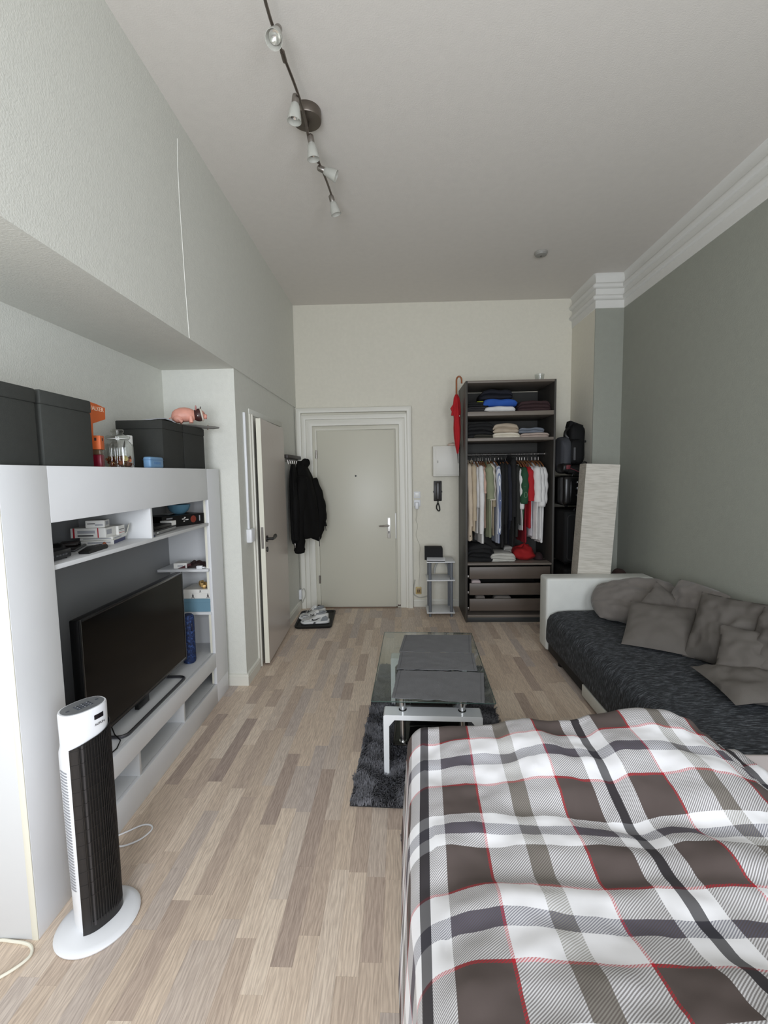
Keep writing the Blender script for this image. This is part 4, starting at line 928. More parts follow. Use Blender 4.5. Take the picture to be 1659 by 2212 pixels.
# ------------------------------------------------------------------ garments on hangers
def cloth(rgb, name): return M(name, rgb, .85, bump=.2, bscale=260, var=.07, vscale=14)
HYC = WY0+.28
def garment(kind, name, label, x, zt, zb, mat, wide=.19, thick=.024, sl=.30, seed=0, grp=None, fwd=0.0, lean=0.0, trim=None, cat='shirt'):
    """one garment seen from its sleeve side: body, two sleeves, collar"""
    t = thing(name, label, cat, (x, HYC-fwd, 0), 0, grp)
    L_ = zt-zb; rings = []; n = 30; m = 26
    for k in range(m):
        s = k/(m-1); z = zt-L_*s
        ry = .035+(wide-.035)*min(1, (s*L_/.13))**.75; ry *= 1-.12*s if kind != 'coat' else 1+.02*s
        rx = thick*(.45+.55*min(1, s*L_/.10))*(1+.25*s)
        r = []
        for i in range(n):
            a = 2*math.pi*i/n; c = math.cos(a); q = math.sin(a)
            f = 1+.22*s*math.sin(a*7+seed*1.7+s*2)+.25*nz(c*1.5+seed*3.1, q*1.5, s*3.2)
            dx = lean*s+.010*nz(seed*5.2, s*2.6+q*1.2, 2.0)
            r.append((rx*c*f+dx, ry*math.copysign(abs(q)**.9, q)*(1+.05*nz(seed, s*4, q*2)), z+(.012*nz(q*3+seed, c*2, 1) if k == m-1 else 0)))
        rings.append(r)
    MB().loft(rings).build('garment_body', mat, t, ang=85)
    for sgn in (-1, 1):
        y = sgn*(wide*.93); ln = sl
        pts = [Vector((0, y*.72, zt-.045)), Vector((-.004, y*.95, zt-.10)), Vector((lean*.3, y*1.03, zt-.10-ln*.45)), Vector((lean*.5+.006*math.sin(seed), y*1.0, zt-.10-ln))]
        path = smooth_path(pts, 6); mm = len(path); w0 = .030 if kind != 'tee' else .040
        rr = [(.018+(w0-.018)*min(1, k/5))*(1+.09*math.sin(k*1.4+seed))*(1-.25*(k/mm) if kind != 'tee' else 1.05) for k in range(mm)]
        MB().tube(path, rr, 14, flat=.85).build('sleeve', mat, t, ang=85)
    if trim is not None: MB().lathe([(.034, 0), (.030, .020), (.024, .020), (.028, 0)], c=(0, 0, zt-.012), n=16, sx=.6, caps=False).build('collar', trim, t, ang=80)
    return t
WOODH = M('hanger_wood', (142, 96, 62), .45)
def hanger(x, fwd, lab):
    t = thing('coat_hanger', 'wooden hanger holding the '+lab, 'hanger', (x, HYC-fwd, 1.70), 0, 'coat hangers on the wardrobe rail')
    hk = [(0, fwd+.0145*math.cos(math.radians(a)), .0145*math.sin(math.radians(a))) for a in range(200, -61, -20)]
    MB().tube([(0, 0, -.075)]+[(0, .0, -.035)]+list(reversed(hk))[0:], .0018, 6).build('hook', STEEL, t)
    MB().tube([(0, -.17, -.128), (0, -.09, -.093), (0, 0, -.072), (0, .09, -.093), (0, .17, -.128)], [.006, .008, .010, .008, .006], 8, flat=1.0).build('bar', WOODH, t)
WHC = cloth((220, 218, 216), 'white_cotton'); BEIGE = cloth((196, 180, 160), 'beige_wool'); SAND = cloth((186, 170, 146), 'sand_canvas'); SAGE = cloth((138, 142, 116), 'sage_cotton'); KHAKI = cloth((160, 146, 122), 'khaki_cotton'); CRM = cloth((214, 206, 190), 'cream_cotton')
BKC = cloth((14, 14, 16), 'black_cotton'); NVY = cloth((20, 22, 34), 'navy_cotton2'); CHR = cloth((36, 36, 34), 'charcoal_cotton'); GRNC = cloth((32, 70, 46), 'bottle_green_cotton'); REDC = cloth((132, 14, 30), 'crimson_cotton'); REDB = cloth((170, 24, 34), 'red_cotton'); PNK = cloth((214, 178, 160), 'peach_cotton')
STR = Mstripe('blue_white_stripe', [(0, (206, 208, 214)), (.30, (96, 108, 142)), (.52, (214, 216, 220)), (.62, (120, 130, 160)), (.8, (206, 208, 214))], 'Y', .030, .85)
# (kind, label, category, X, top, bottom, cloth, half depth, sleeve length, forward)
RAIL = [
 ('coat', 'long beige wool coat hanging first at the wardrobe side', 'coat', .690, 1.64, .835, BEIGE, .225, .56, .03, .030),
 ('coat', 'sand coloured jacket with gathered cuff next to the long beige coat', 'jacket', .738, 1.635, .93, SAND, .225, .50, .02, .028),
 ('shirt', 'white shirt hanging beside the sand jacket', 'shirt', .782, 1.62, .90, WHC, .195, .36, .0, .018),
 ('shirt', 'white shirt with loose hanging sleeve, longest of the white shirts', 'shirt', .808, 1.62, .80, WHC, .22, .62, .03, .020),
 ('shirt', 'white shirt squeezed before the peach one', 'shirt', .834, 1.62, .88, WHC, .19, .34, 0, .015),
 ('tee', 'peach top almost hidden behind the white shirts', 'blouse', .858, 1.61, .95, PNK, .19, .20, 0, .012),
 ('tee', 'sage green short-sleeved shirt among the pale shirts', 'shirt', .888, 1.635, .86, SAGE, .215, .28, .04, .022),
 ('tee', 'cream shirt with slim sleeve beside the sage green one', 'shirt', .918, 1.64, .95, CRM, .20, .30, .02, .014),
 ('shirt', 'khaki shirt hanging between cream and striped shirts', 'shirt', .944, 1.61, .87, KHAKI, .19, .34, 0, .015),
 ('shirt', 'blue and white striped long-sleeved shirt on the rail', 'shirt', .980, 1.615, .80, STR, .215, .62, .03, .022),
 ('coat', 'black long coat next to the striped shirt', 'coat', 1.020, 1.64, .76, BKC, .225, .58, .02, .026),
 ('coat', 'black jacket hanging second among the dark clothes', 'jacket', 1.058, 1.64, .80, BKC, .22, .55, .0, .022),
 ('shirt', 'navy shirt hanging third among the dark clothes', 'shirt', 1.094, 1.63, .78, NVY, .215, .5, .01, .020),
 ('coat', 'black hooded jacket rising highest on the rail', 'jacket', 1.130, 1.69, .77, BKC, .225, .52, .02, .024),
 ('shirt', 'charcoal sweatshirt at the end of the dark clothes', 'sweatshirt', 1.172, 1.62, .86, CHR, .215, .52, .01, .024),
 ('shirt', 'white sports shirt with narrow hanging sleeve beside green sleeve', 'shirt', 1.206, 1.585, .93, WHC, .215, .34, .03, .012),
 ('tee', 'bottle green sports shirt with pale badge on the sleeve', 'shirt', 1.234, 1.60, .98, GRNC, .215, .30, .035, .016),
 ('tee', 'crimson long garment hanging behind the green shirt', 'shirt', 1.258, 1.60, .80, REDC, .20, .25, .02, .018),
 ('tee', 'bright red t-shirt next to the white t-shirts', 't-shirt', 1.286, 1.60, .95, REDB, .215, .27, .03, .018),
 ('tee', 'pale grey t-shirt between the red and white t-shirts', 't-shirt', 1.322, 1.61, .87, cloth((196, 192, 198), 'pale_grey_cotton'), .205, .27, .01, .018),
 ('tee', 'white t-shirt with wide sleeve beside the pale grey t-shirt', 't-shirt', 1.356, 1.61, .84, WHC, .225, .29, .04, .024),
 ('tee', 'white t-shirt hanging second from the wardrobe\'s far side panel', 't-shirt', 1.392, 1.60, .83, WHC, .22, .33, .03, .022),
 ('tee', 'white t-shirt hanging last, against the wardrobe\'s far side panel', 't-shirt', 1.428, 1.60, .80, WHC, .21, .30, .02, .020),
]
for k, (kd, lab, cat, x, zt, zb, mt, wide, sl, fw, th) in enumerate(RAIL):
    t = garment(kd, 'hanging_'+cat.replace('-', '').replace(' ', '_'), lab, x, zt, zb, mt, wide, th, sl, seed=k+1, grp='clothes on the wardrobe rail', fwd=fw, lean=(.012 if k % 3 == 0 else -.006 if k % 3 == 1 else .0), cat=cat, trim=(mt if kd != 'tee' else None))
    hanger(x, fw, lab)
    if 'bottle green' in lab:
        MB().ball((0, -.235, 1.37), (.020, .012, .018), 10, 8).build('sleeve_badge', M('cream_badge', (222, 210, 190), .6), t)
        MB().tube([(.014*math.cos(a*.6), -.245, 1.29+.030*math.sin(a*.6)) for a in range(11)], .0016, 6, closed=True).build('sleeve_outline', M('pale_green_line', (120, 150, 120), .6), t)
    if 'long beige' in lab: MB().ball((.0, -.25, .885), (.006, .004, .006), 8, 6).build('cuff_button', M('brown_button', (86, 62, 50), .5), t)

# ------------------------------------------------------------------ folded clothes
def folded(label, x, y, z, w, d, h, mat, layers=3, rz=0.0, seed=1, cat='folded clothes', soft=.006, dome=0.0, name='folded_garment'):
    """a folded garment: stacked rounded folds at the front edge, soft sides, slightly uneven"""
    t = thing(name, label, cat, (x, y, z), rz, None); prof = []
    lh = h/layers
    for l in range(layers):
        for a in range(-80, 81, 32):
            r = math.radians(a); off = .006*math.sin(seed*2.1+l*1.9)
            prof.append((-d/2+off+lh*.5*(1-math.cos(r)), (l+.5)*lh+lh*.48*math.sin(r)))
    prof += [(d/2, h*.97), (d/2, 0.0)]
    rings = []; N = 16
    for k in range(N):
        s = k/(N-1)*2-1; sq = (1-abs(s)**6)**.5 if abs(s) < 1 else .0; sc = .25+.75*sq
        xx = s*w/2; rr = []
        for (py, pz) in prof:
            zz = pz*(1 if pz < h*.3 else (sc*.5+.5))+(dome*(1-s*s)*(1-(py/(d/2+.001))**2) if pz > h*.5 else 0)
            rr.append((xx+soft*nz(seed, py*12, pz*30), py*(.88+.12*sc)+soft*nz(xx*9+seed, pz*22, 0), max(0, zz+soft*.9*nz(xx*11+seed*3, py*11, pz*9)*(1 if pz > .008 else 0))))
        rings.append(rr)
    MB().loft(rings).build('cloth', mat, t, ang=75)
    return t
Z1, Z2, Z3 = 2.1085, 1.8535, .6075; FY = WY0+.17
DKMAR = cloth((54, 34, 36), 'dark_maroon_wool'); ROYAL = cloth((38, 84, 168), 'royal_blue_cotton'); YELB = cloth((186, 196, 60), 'acid_yellow_print'); DNVY = cloth((16, 18, 30), 'midnight_knit')
folded('folded black shirts with white patterned edge on the top shelf', .775, FY, Z1, .23, .26, .055, cloth((44, 42, 44), 'black_white_pattern'), 3, seed=2)
folded('folded black shirt with acid yellow print on the top shelf pile', .775, FY-.01, Z1+.056, .21, .24, .045, BKC, 2, seed=3)
t = folded('yellow printed cloth lying on the black folded shirts', .80, FY-.02, Z1+.102, .07, .12, .012, YELB, 1, seed=4)
folded('white folded sweater under the blue one on the top shelf', .985, FY, Z1, .30, .28, .055, WHC, 1, seed=5, soft=.008)
folded('royal blue folded sweater on the top shelf', .985, FY, Z1+.056, .325, .29, .070, ROYAL, 1, seed=6, soft=.010)
folded('midnight blue bulky sweater piled on the royal blue one', .960, FY+.03, Z1+.127, .31, .28, .090, DNVY, 2, seed=7, soft=.014, dome=.035)
folded('dark maroon folded pullover at the end of the top shelf', 1.325, FY+.02, Z1, .31, .28, .105, DKMAR, 3, seed=8, soft=.008)
folded('black trousers heaped at the start of the second shelf', .80, FY+.03, Z2, .27, .30, .150, BKC, 4, seed=9, soft=.016, dome=.03)
folded('dark olive folded trousers before the black heap', .82, FY-.085, Z2, .18, .10, .035, cloth((52, 50, 42), 'dark_olive_cotton'), 2, seed=10)
folded('white and cream folded trousers on the second shelf', 1.045, FY-.02, Z2, .26, .28, .050, CRM, 2, seed=11, soft=.007)
folded('beige chinos crumpled on the cream trousers', 1.045, FY, Z2+.051, .25, .26, .085, cloth((176, 162, 144), 'beige_chino'), 2, seed=12, soft=.016, dome=.02)
folded('pinkish beige folded shorts at the far end of second shelf', 1.325, FY-.01, Z2, .28, .26, .045, cloth((178, 162, 152), 'pink_beige_cotton'), 2, seed=13)
folded('grey blue folded jeans on the pinkish beige shorts', 1.305, FY+.01, Z2+.046, .25, .24, .050, cloth((112, 118, 128), 'grey_blue_denim'), 2, seed=14, soft=.012)
folded('black clothes heaped on the wardrobe floor board', .80, FY+.06, Z3, .26, .34, .17, BKC, 4, seed=15, soft=.02, dome=.03)
folded('pale folded linens on the wardrobe floor board', 1.035, FY+.03, Z3, .25, .28, .085, cloth((188, 186, 178), 'pale_linen'), 3, seed=16, soft=.012)
folded('pale folded towel standing behind the red bundle', 1.135, FY+.15, Z3, .10, .10, .13, cloth((172, 170, 164), 'grey_linen'), 3, seed=17, soft=.008)
t = thing('red_bundle', 'crumpled bright red bag lying on the wardrobe floor board', 'bag', (1.275, FY+.04, Z3))
def bund(u, v):
    a = u*6.2832; th = v*math.pi; R = Vector((.115*math.sin(th)*math.cos(a), .12*math.sin(th)*math.sin(a), .07-.085*math.cos(th)))
    k = 1+.32*nz(math.cos(a)*1.6, math.sin(a)*1.6+4, math.cos(th)*1.8)
    p = Vector((R.x*k, R.y*k, max(0, R.z*(1+.28*nz(a*.7, th*1.3, 7))))); return p
MB().grid(bund, 30, 18, cu=True).build('bag_cloth', cloth((150, 14, 18), 'red_nylon'), t, ang=80)
t = thing('baseball_cap', 'dark cap tucked beside the red bundle', 'baseball cap', (1.43, FY+.05, Z3))
MB().grid(lambda u, v: (.05*math.sin(v*1.5708)*math.cos(u*6.2832), .06*math.sin(v*1.5708)*math.sin(u*6.2832), .075*math.cos(v*1.5708)), 20, 8, cu=True).build('crown', cloth((40, 20, 22), 'dark_red_cloth'), t, ang=80)
MB().grid(lambda u, v: ((.05+.03*v)*math.cos(-2.6+u*2.0), (.06+.04*v)*math.sin(-2.6+u*2.0), .004), 12, 3).build('brim', MATS['dark_red_cloth'], t)
# things inside the drawers showing over the fronts
for (x, z, w, m, lab) in ((.755, .410, .10, cloth((196, 180, 178), 'pale_pink_linen'), 'pale pink laundry showing over the middle drawer'), (.80, .249, .10, cloth((120, 112, 106), 'taupe_laundry'), 'taupe laundry showing over the lowest drawer front'), (1.02, .249, .19, cloth((112, 106, 100), 'grey_laundry'), 'grey laundry showing over the lowest drawer, beside the sofa end')):
    folded(lab, x, WY0+.10, z-.10, w, .14, .118, m, 3, seed=int(x*100), name='folded_laundry')
# glass on top, umbrella
t = thing('drinking_glass', 'lone ribbed drinking glass standing on top of the wardrobe', 'glass', (1.408, 4.68, WH+.0005))
MB().grid(lambda u, v: ((.036+.010*v+.0012*math.cos(u*6.2832*16))*math.cos(u*6.2832), (.036+.010*v+.0012*math.cos(u*6.2832*16))*math.sin(u*6.2832), .085*v), 64, 5, cu=True).build('glass_wall', Mglass('tumbler_glass', (.80, .82, .82), gloss=.06, edge=.6), t, ang=80)
MB().lathe([(0, .0), (.034, .0), (.034, .008), (0, .008)], n=24).build('glass_base', MATS['tumbler_glass'], t)
um = thing('red_umbrella', 'folded red umbrella with bent wooden handle hooked on the wardrobe side', 'umbrella', (.595, 4.72, 0))
hk = [(-.012, 0, 2.30), (-.012, 0, 2.42)]+[(.0145+.0265*math.cos(math.radians(a)), 0, 2.455+.040*math.sin(math.radians(a))) for a in range(180, -1, -18)]+[(.041, 0, 2.425)]
MB().tube(hk, .0085, 10).build('handle', M('umbrella_wood', (150, 84, 40), .3), um)
RED = cloth((176, 22, 30), 'umbrella_red')
rg = []
for z, r in ((2.315, .012), (2.28, .026), (2.22, .034), (2.14, .036), (2.07, .030), (1.98, .034), (1.88, .030), (1.78, .018), (1.715, .008)):
    rg.append([(-.012+.02*(2.3-z)+r*(1+.18*math.cos(i*6.2832/24*5+z*9))*math.cos(i*6.2832/24), r*(1+.18*math.cos(i*6.2832/24*5+z*9))*math.sin(i*6.2832/24), z) for i in range(24)])
MB().loft(rg).build('canopy', RED, um, ang=80)
MB().prism([(-.020, 2.26), (-.075, 2.175), (-.060, 2.145), (-.068, 2.105), (-.030, 2.10), (-.010, 2.14)], lambda a, b, q: (a, q, b), -.018, .012).build('canopy_tip', RED, um)
MB().prism([(-.015, 2.21), (-.052, 2.13), (-.030, 2.06)], lambda a, b, q: (a, q, b), -.036, -.02).build('canopy_tip', RED, um)
MB().cyl((.0, 0, 1.72), (.003, 0, 1.615), .0045, .003, 10).build('ferrule', BLACKP, um)
MB().ball((.016, -.034, 2.095), (.006, .003, .008), 8, 6).build('snap_button', STEEL, um)
# ================================================================== LUGGAGE BETWEEN WARDROBE AND COLUMN
LUG = M('black_luggage_nylon', (10, 10, 11), .7, spec=.25, bump=.3, bscale=350); LUGS = M('black_hard_shell', (8, 8, 9), .25, spec=.4); PIPE = M('dark_piping', (46, 46, 48), .4)
def suitcase(label, x0, x1, y0, y1, z0, z1, mat, ribs=0, cat='suitcase', piping=True):
    t = thing('suitcase', label, cat, (x0, y0, z0)); w, d, h = x1-x0, y1-y0, z1-z0
    MB().box(0, w, .012, d, .012, h, .035, 4).build('shell', mat, t)
    for k in range(ribs):
        xx = w*(k+1)/(ribs+1); MB().box(xx-.010, xx+.010, .004, .02, .05, h-.05, .005).build('rib', mat, t)
    if piping: MB().tube([(x, .010, z) for x, z in rloop(.035, w-.035, .05, h-.045, .03)], .004, 6, closed=True).build('piping', PIPE, t)
    hm = MB(); hm.tube([(w/2-.06, .03, h-.004), (w/2-.055, .03, h+.018), (w/2+.055, .03, h+.018), (w/2+.06, .03, h-.004)], .007, 8); hm.build('handle', BLACKP, t)
    for x in (.04, w-.04): MB().cyl((x-.012, .05, .014), (x+.012, .05, .014), .014, n=14).build('wheel', BLACKP, t)
    return t
suitcase('large black soft suitcase standing on the floor behind the paper lamp', 1.535, 1.855, 4.25, 4.75, 0, .60, LUG)
suitcase('black soft suitcase with piped front on top of the largest one', 1.535, 1.850, 4.27, 4.74, .625, 1.15, LUG)
t = suitcase('glossy black hard-shell case with bright latches below the backpack', 1.530, 1.815, 4.28, 4.72, 1.178, 1.475, LUGS, 3, piping=False)
for z in (.10, .165, .225): MB().box(.120, .140, -.004, .008, z, z+.020 if z != .165 else z+.026, .002).build('latch', CHROME, t)
bp = thing('black_backpack', 'black backpack on top of the luggage pile, leaning on the column', 'backpack', (1.675, 4.50, 1.50))
def soft_box(c, r, seed, p=.55, amp=.10):
    def f(u, v):
        a = u*6.2832; th = v*math.pi; ct, s_, ca, sa = math.cos(th), math.sin(th), math.cos(a), math.sin(a)
        g = lambda q: math.copysign(abs(q)**p, q)
        k = 1+amp*nz(ca*1.7+seed, sa*1.7, ct*1.9)
        return Vector((c[0]+r[0]*g(s_)*g(ca)*k, c[1]+r[1]*g(s_)*g(sa)*k, c[2]+r[2]*g(ct)*k))
    return MB().grid(f, 32, 20, cu=True)
soft_box((.02, 0, .27), (.085, .10, .20), 3).build('main_bag', LUG, bp, ang=80)
soft_box((.0, -.09, .20), (.07, .05, .12), 5).build('front_pocket', LUG, bp, ang=80)
MB().prism([(-.05, .44), (-.035, .50), (.045, .470), (.085, .455), (.09, .40), (-.02, .40)], lambda a, b, q: (a, q, b), -.05, .05).build('top_flap', LUG, bp)
MB().tube(smooth_path([(-.05, -.06, .43), (-.085, -.07, .40), (-.09, -.08, .36), (-.065, -.085, .33)], 5), .012, 8, flat=.5).build('strap', BLACKP, bp)
MB().box(-.035, -.015, -.145, -.135, .12, .24, .002).build('grey_patch', M('grey_patch', (72, 72, 74), .6), bp)
MB().box(.095, .118, -.05, -.02, .29, .31, .003).build('buckle', BLACKP, bp)
t = thing('grey_sports_bag', 'dark grey sports bag with red lining wedged beside the wardrobe', 'sports bag', (1.580, 4.48, 1.50))
soft_box((0, 0, .17), (.055, .13, .17), 8).build('bag_body', M('dark_grey_nylon', (52, 54, 60), .7, bump=.3, bscale=200), t, ang=80)
soft_box((-.005, -.07, .045), (.055, .09, .05), 9).build('bag_foot', BLACKP, t, ang=80)
MB().box(-.02, .02, -.165, -.155, .035, .075, .004).build('red_tag', M('dark_red_tag', (96, 26, 36), .6), t)
t = thing('shoulder_bag', 'black shoulder bag with handle arch and red seam on the hard-shell case', 'bag', (1.675, 4.40, 1.4935))
soft_box((0, 0, .035), (.10, .11, .045), 11).build('bag_body', LUG, t, ang=80)
MB().tube(smooth_path([(.03, -.06, .06), (.04, -.06, .10), (.075, -.06, .105), (.088, -.06, .06), (.088, -.06, .0)], 5), .006, 8).build('handle', BLACKP, t)
MB().tube(smooth_path([(-.09, -.118, .05), (-.02, -.121, .02), (.03, -.123, -.012)], 5), .003, 6).build('red_seam', M('dusky_red', (110, 44, 58), .6), t)

# ------------------------------------------------------------------ paper floor lamp
def Mpaper():
    m = bpy.data.materials.new('rice_paper'); m.use_nodes = True; nt = m.node_tree; b = nt.nodes['Principled BSDF']; L = nt.links.new
    tc = nt.nodes.new('ShaderNodeTexCoord'); mp = nt.nodes.new('ShaderNodeMapping'); mp.inputs['Scale'].default_value = (.10, .10, 1); L(tc.outputs['Object'], mp.inputs['Vector'])
    n = nt.nodes.new('ShaderNodeTexNoise'); n.inputs['Scale'].default_value = 95; n.inputs['Detail'].default_value = 3; L(mp.outputs[0], n.inputs['Vector'])
    r = nt.nodes.new('ShaderNodeValToRGB'); r.color_ramp.elements[0].position = .3; r.color_ramp.elements[1].position = .6; r.color_ramp.elements[0].color = lin(182, 177, 166); r.color_ramp.elements[1].color = lin(204, 199, 189); L(n.outputs['Fac'], r.inputs['Fac'])
    L(r.outputs['Color'], b.inputs['Base Color']); b.inputs['Roughness'].default_value = .85
    bp_ = nt.nodes.new('ShaderNodeBump'); bp_.inputs['Strength'].default_value = .5; bp_.inputs['Distance'].default_value = .004; L(n.outputs['Fac'], bp_.inputs['Height']); L(bp_.outputs[0], b.inputs['Normal'])
    return m
lamp = thing('paper_floor_lamp', 'tall square white rice-paper floor lamp behind the sofa arm', 'floor lamp', (1.643, 4.02, 0), 0, None, (0, math.radians(3.2), math.radians(-10)))
PAP = Mpaper(); LWd = .132
def wob(x, y, z): return .0022*nz(x*7+1, y*7, z*9)
for nm, a, bb in (('front', (-1, -1), (1, -1)), ('left', (-1, 1), (-1, -1)), ('right', (1, -1), (1, 1)), ('back', (1, 1), (-1, 1))):
    def pt(u, v, a=a, bb=bb):
        x = (a[0]*(1-u)+bb[0]*u)*LWd; y = (a[1]*(1-u)+bb[1]*u)*LWd; z = .06+1.515*v; w = wob(x, y, z)*(0 if u in (0, 1) else 1)
        return (x+(w if abs(a[0]+bb[0]) == 2 else 0), y+(w if abs(a[1]+bb[1]) == 2 else 0), z)
    MB().grid(pt, 12, 60).build('paper_panel', PAP, lamp, ang=60)
fm = MB()
for sx in (-1, 1):
    for sy in (-1, 1): fm.cyl((sx*(LWd-.003), sy*(LWd-.003), .0), (sx*(LWd-.003), sy*(LWd-.003), 1.575), .0025, n=6)
for z in (.06, 1.573):
    fm.tube([(LWd-.003, LWd-.003, z), (-LWd+.003, LWd-.003, z), (-LWd+.003, -LWd+.003, z), (LWd-.003, -LWd+.003, z)], .0025, 6, closed=True)
fm.build('wire_frame', M('white_wire', (220, 220, 216), .4), lamp)
MB().box(-.11, .11, -.11, .11, 0.0, .012, .003).cyl((0, 0, .012), (0, 0, .55), .008, n=10).build('lamp_base', STEEL, lamp)
MB().cyl((0, 0, .55), (0, 0, .60), .018, n=12).ball((0, 0, .64), .03, 14, 10).build('bulb', M('bulb_white', (235, 235, 230), .3), lamp)
# small things behind the sofa arm beside the lamp
t = thing('plush_toy', 'small brown and cream plush peeking over the sofa arm by the lamp', 'plush toy', (1.955, 4.07, .42))
soft_box((0, 0, .16), (.06, .05, .055), 13, p=.9).build('head', M('dark_brown_plush', (58, 42, 38), .95, bump=.8, bscale=300), t, ang=80)
soft_box((.02, -.02, .08), (.07, .06, .095), 14, p=.9).build('body', M('cream_plush', (196, 180, 160), .95, bump=.8, bscale=300), t, ang=80)
MB().box(-.04, .09, -.06, .05, -.42, -.01, .01).build('stand_box', M('brown_card', (96, 80, 66), .8), t)

# ================================================================== SOFA
sf = thing('sofa', 'white leatherette sofa with dark marled seat along the grey wall', 'sofa', (1.2, 1.80, 0))
LEA = M('white_leatherette', (214, 215, 210), .42, bump=.12, bscale=160, var=.03, vscale=12)
SX1 = XR(2.8)-1.2-.03                                  # back of the sofa, just off the wall
MB().box(-.006, SX1, 1.895, 2.080, .028, .640, .022, 4).build('armrest', LEA, sf)
def Mmarl():
    m = bpy.data.materials.new('dark_marled_weave'); m.use_nodes = True; nt = m.node_tree; b = nt.nodes['Principled BSDF']; L = nt.links.new
    tc = nt.nodes.new('ShaderNodeTexCoord'); mp = nt.nodes.new('ShaderNodeMapping'); mp.inputs['Scale'].default_value = (.20, 1.5, .20); L(tc.outputs['Object'], mp.inputs['Vector'])
    n = nt.nodes.new('ShaderNodeTexNoise'); n.inputs['Scale'].default_value = 120; n.inputs['Detail'].default_value = 3; n.inputs['Roughness'].default_value = .7; L(mp.outputs[0], n.inputs['Vector'])
    r = nt.nodes.new('ShaderNodeValToRGB'); cr = r.color_ramp; cr.elements[0].position = .36; cr.elements[0].color = lin(22, 24, 27); cr.elements[1].position = .72; cr.elements[1].color = lin(118, 122, 128)
    e = cr.elements.new(.52); e.color = lin(48, 51, 56); L(n.outputs['Fac'], r.inputs['Fac']); L(r.outputs['Color'], b.inputs['Base Color'])
    b.inputs['Roughness'].default_value = .9
    bp_ = nt.nodes.new('ShaderNodeBump'); bp_.inputs['Strength'].default_value = .5; bp_.inputs['Distance'].default_value = .002; L(n.outputs['Fac'], bp_.inputs['Height']); L(bp_.outputs[0], b.inputs['Normal'])
    return m
def seat(u, v):                                       # profile across (u) swept along the sofa (v)
    prof = [(.02, .10), (.0, .108), (-.006, .13), (-.004, .24), (.004, .315), (.026, .352), (.070, .374), (.16, .384), (.40, .390), (SX1-.06, .392), (SX1, .37), (SX1, .11)]
    k = u*(len(prof)-1); i = min(int(k), len(prof)-2); f = k-i
    x = prof[i][0]*(1-f)+prof[i+1][0]*f; z = prof[i][1]*(1-f)+prof[i+1][1]*f
    y = -.055+1.947*v; e = min(v, 1-v)*1.947
    z -= (.022*(1-min(1, e/.05))**2) if z > .2 else 0
    return (x+.004*nz(y*3, z*6, 1), y, z+(.006*nz(x*4, y*3, 5) if z > .3 else 0))
sm = MB(); sm.grid(seat, 34, 44); 
sm.build('seat_mattress', Mmarl(), sf, ang=70)
MB().box(.03, SX1-.02, -.05, 1.89, .13, .33).build('seat_core', BLACKP, sf)
MB().box(.012, SX1-.01, 1.16, 1.89, .03, .10, .004).build('black_base', M('black_sofa_base', (16, 16, 16), .7), sf)
MB().box(-.002, .020, -.05, 1.155, .020, .098, .004).build('white_plinth', LEA, sf)
MB().box(.020, SX1-.01, -.05, 1.155, .03, .10).build('hidden_base', BLACKP, sf)
for y in (1.66, .1): MB().cyl((.045, y, 0), (.045, y, .035), .028, .032, 14).build('leg', BLACKP, sf); MB().cyl((SX1-.1, y, 0), (SX1-.1, y, .035), .028, .032, 14).build('leg', BLACKP, sf)

# ------------------------------------------------------------------ cushions
def cushion(label, c, w, h, th, ux, up, mat, seed=1, wr=.012, pinch=.06, sag=0.0, grp='grey cushions on the sofa', name='cushion', cat='cushion', n=26, rnd=0.0):
    """square cushion: centre c, width axis ux, height axis up, plump thickness th"""
    ux = Vector(ux).normalized(); up = Vector(up); up = (up-ux*up.dot(ux)).normalized(); nr = ux.cross(up)
    t = thing(name, label, cat, c, 0, grp)
    mb = MB()
    def f(s, q, side):
        x = s*2-1; y = q*2-1
        ex = (1-pinch*(1-y*y))*(1-rnd*.29*y*y); ey = (1-pinch*(1-x*x))*(1-rnd*.29*x*x)
        bul = max(0, (1-abs(x)**2.6))**.62*max(0, (1-abs(y)**2.6))**.62
        k = wr*(nz(x*2.3+seed, y*2.3, side)+.5*nz(x*5+seed, y*5, side*2))*min(1, bul*3)+wr*.7*math.sin((x*1.3+y*2.1)*3.1+seed)*bul*.5
        sg = -sag*(1-y)*.5*bul
        p = ux*(x*w/2*ex)+up*(y*h/2*ey-sag*(1-x*x)*.3)+nr*(side*(th/2*bul+k))
        return p
    mb.grid(lambda s, q: f(s, q, 1), n, n); m2 = MB().grid(lambda s, q: f(s, q, -1), n, n); mb.add(m2.v, m2.f)
    mb.build('cover', mat, t, ang=75)
    return t
CU1 = M('taupe_grey_velvet', (112, 106, 101), .85, bump=.15, bscale=300, var=.08, vscale=10, sheen=.2); CU2 = M('dark_taupe_cotton', (94, 89, 84), .88, bump=.2, bscale=400, var=.05, vscale=10); CU3 = M('grey_taupe_linen', (98, 93, 88), .88, bump=.2, bscale=400, var=.05, vscale=12)
cushion('large crumpled taupe pillow leaning in the corner against the sofa arm', (1.755, 3.40, .545), .62, .42, .19, (.86, -.40, .14), (.20, .75, .52), CU1, 2, .030, .03, sag=.02, name='pillow', cat='pillow', rnd=.75, n=34)
cushion('small taupe cushion wedged with one corner up between corner pillow and square cushion', (1.80, 3.09, .545), .31, .31, .08, (.66, -.40, -.55), (.55, .35, .70), CU2, 3, .010)
cushion('square taupe cushion propped front-most in the middle of the sofa', (1.665, 2.915, .507), .38, .38, .095, (.80, -.58, .02), (.55, .62, .56), CU3, 4, .010, .03)
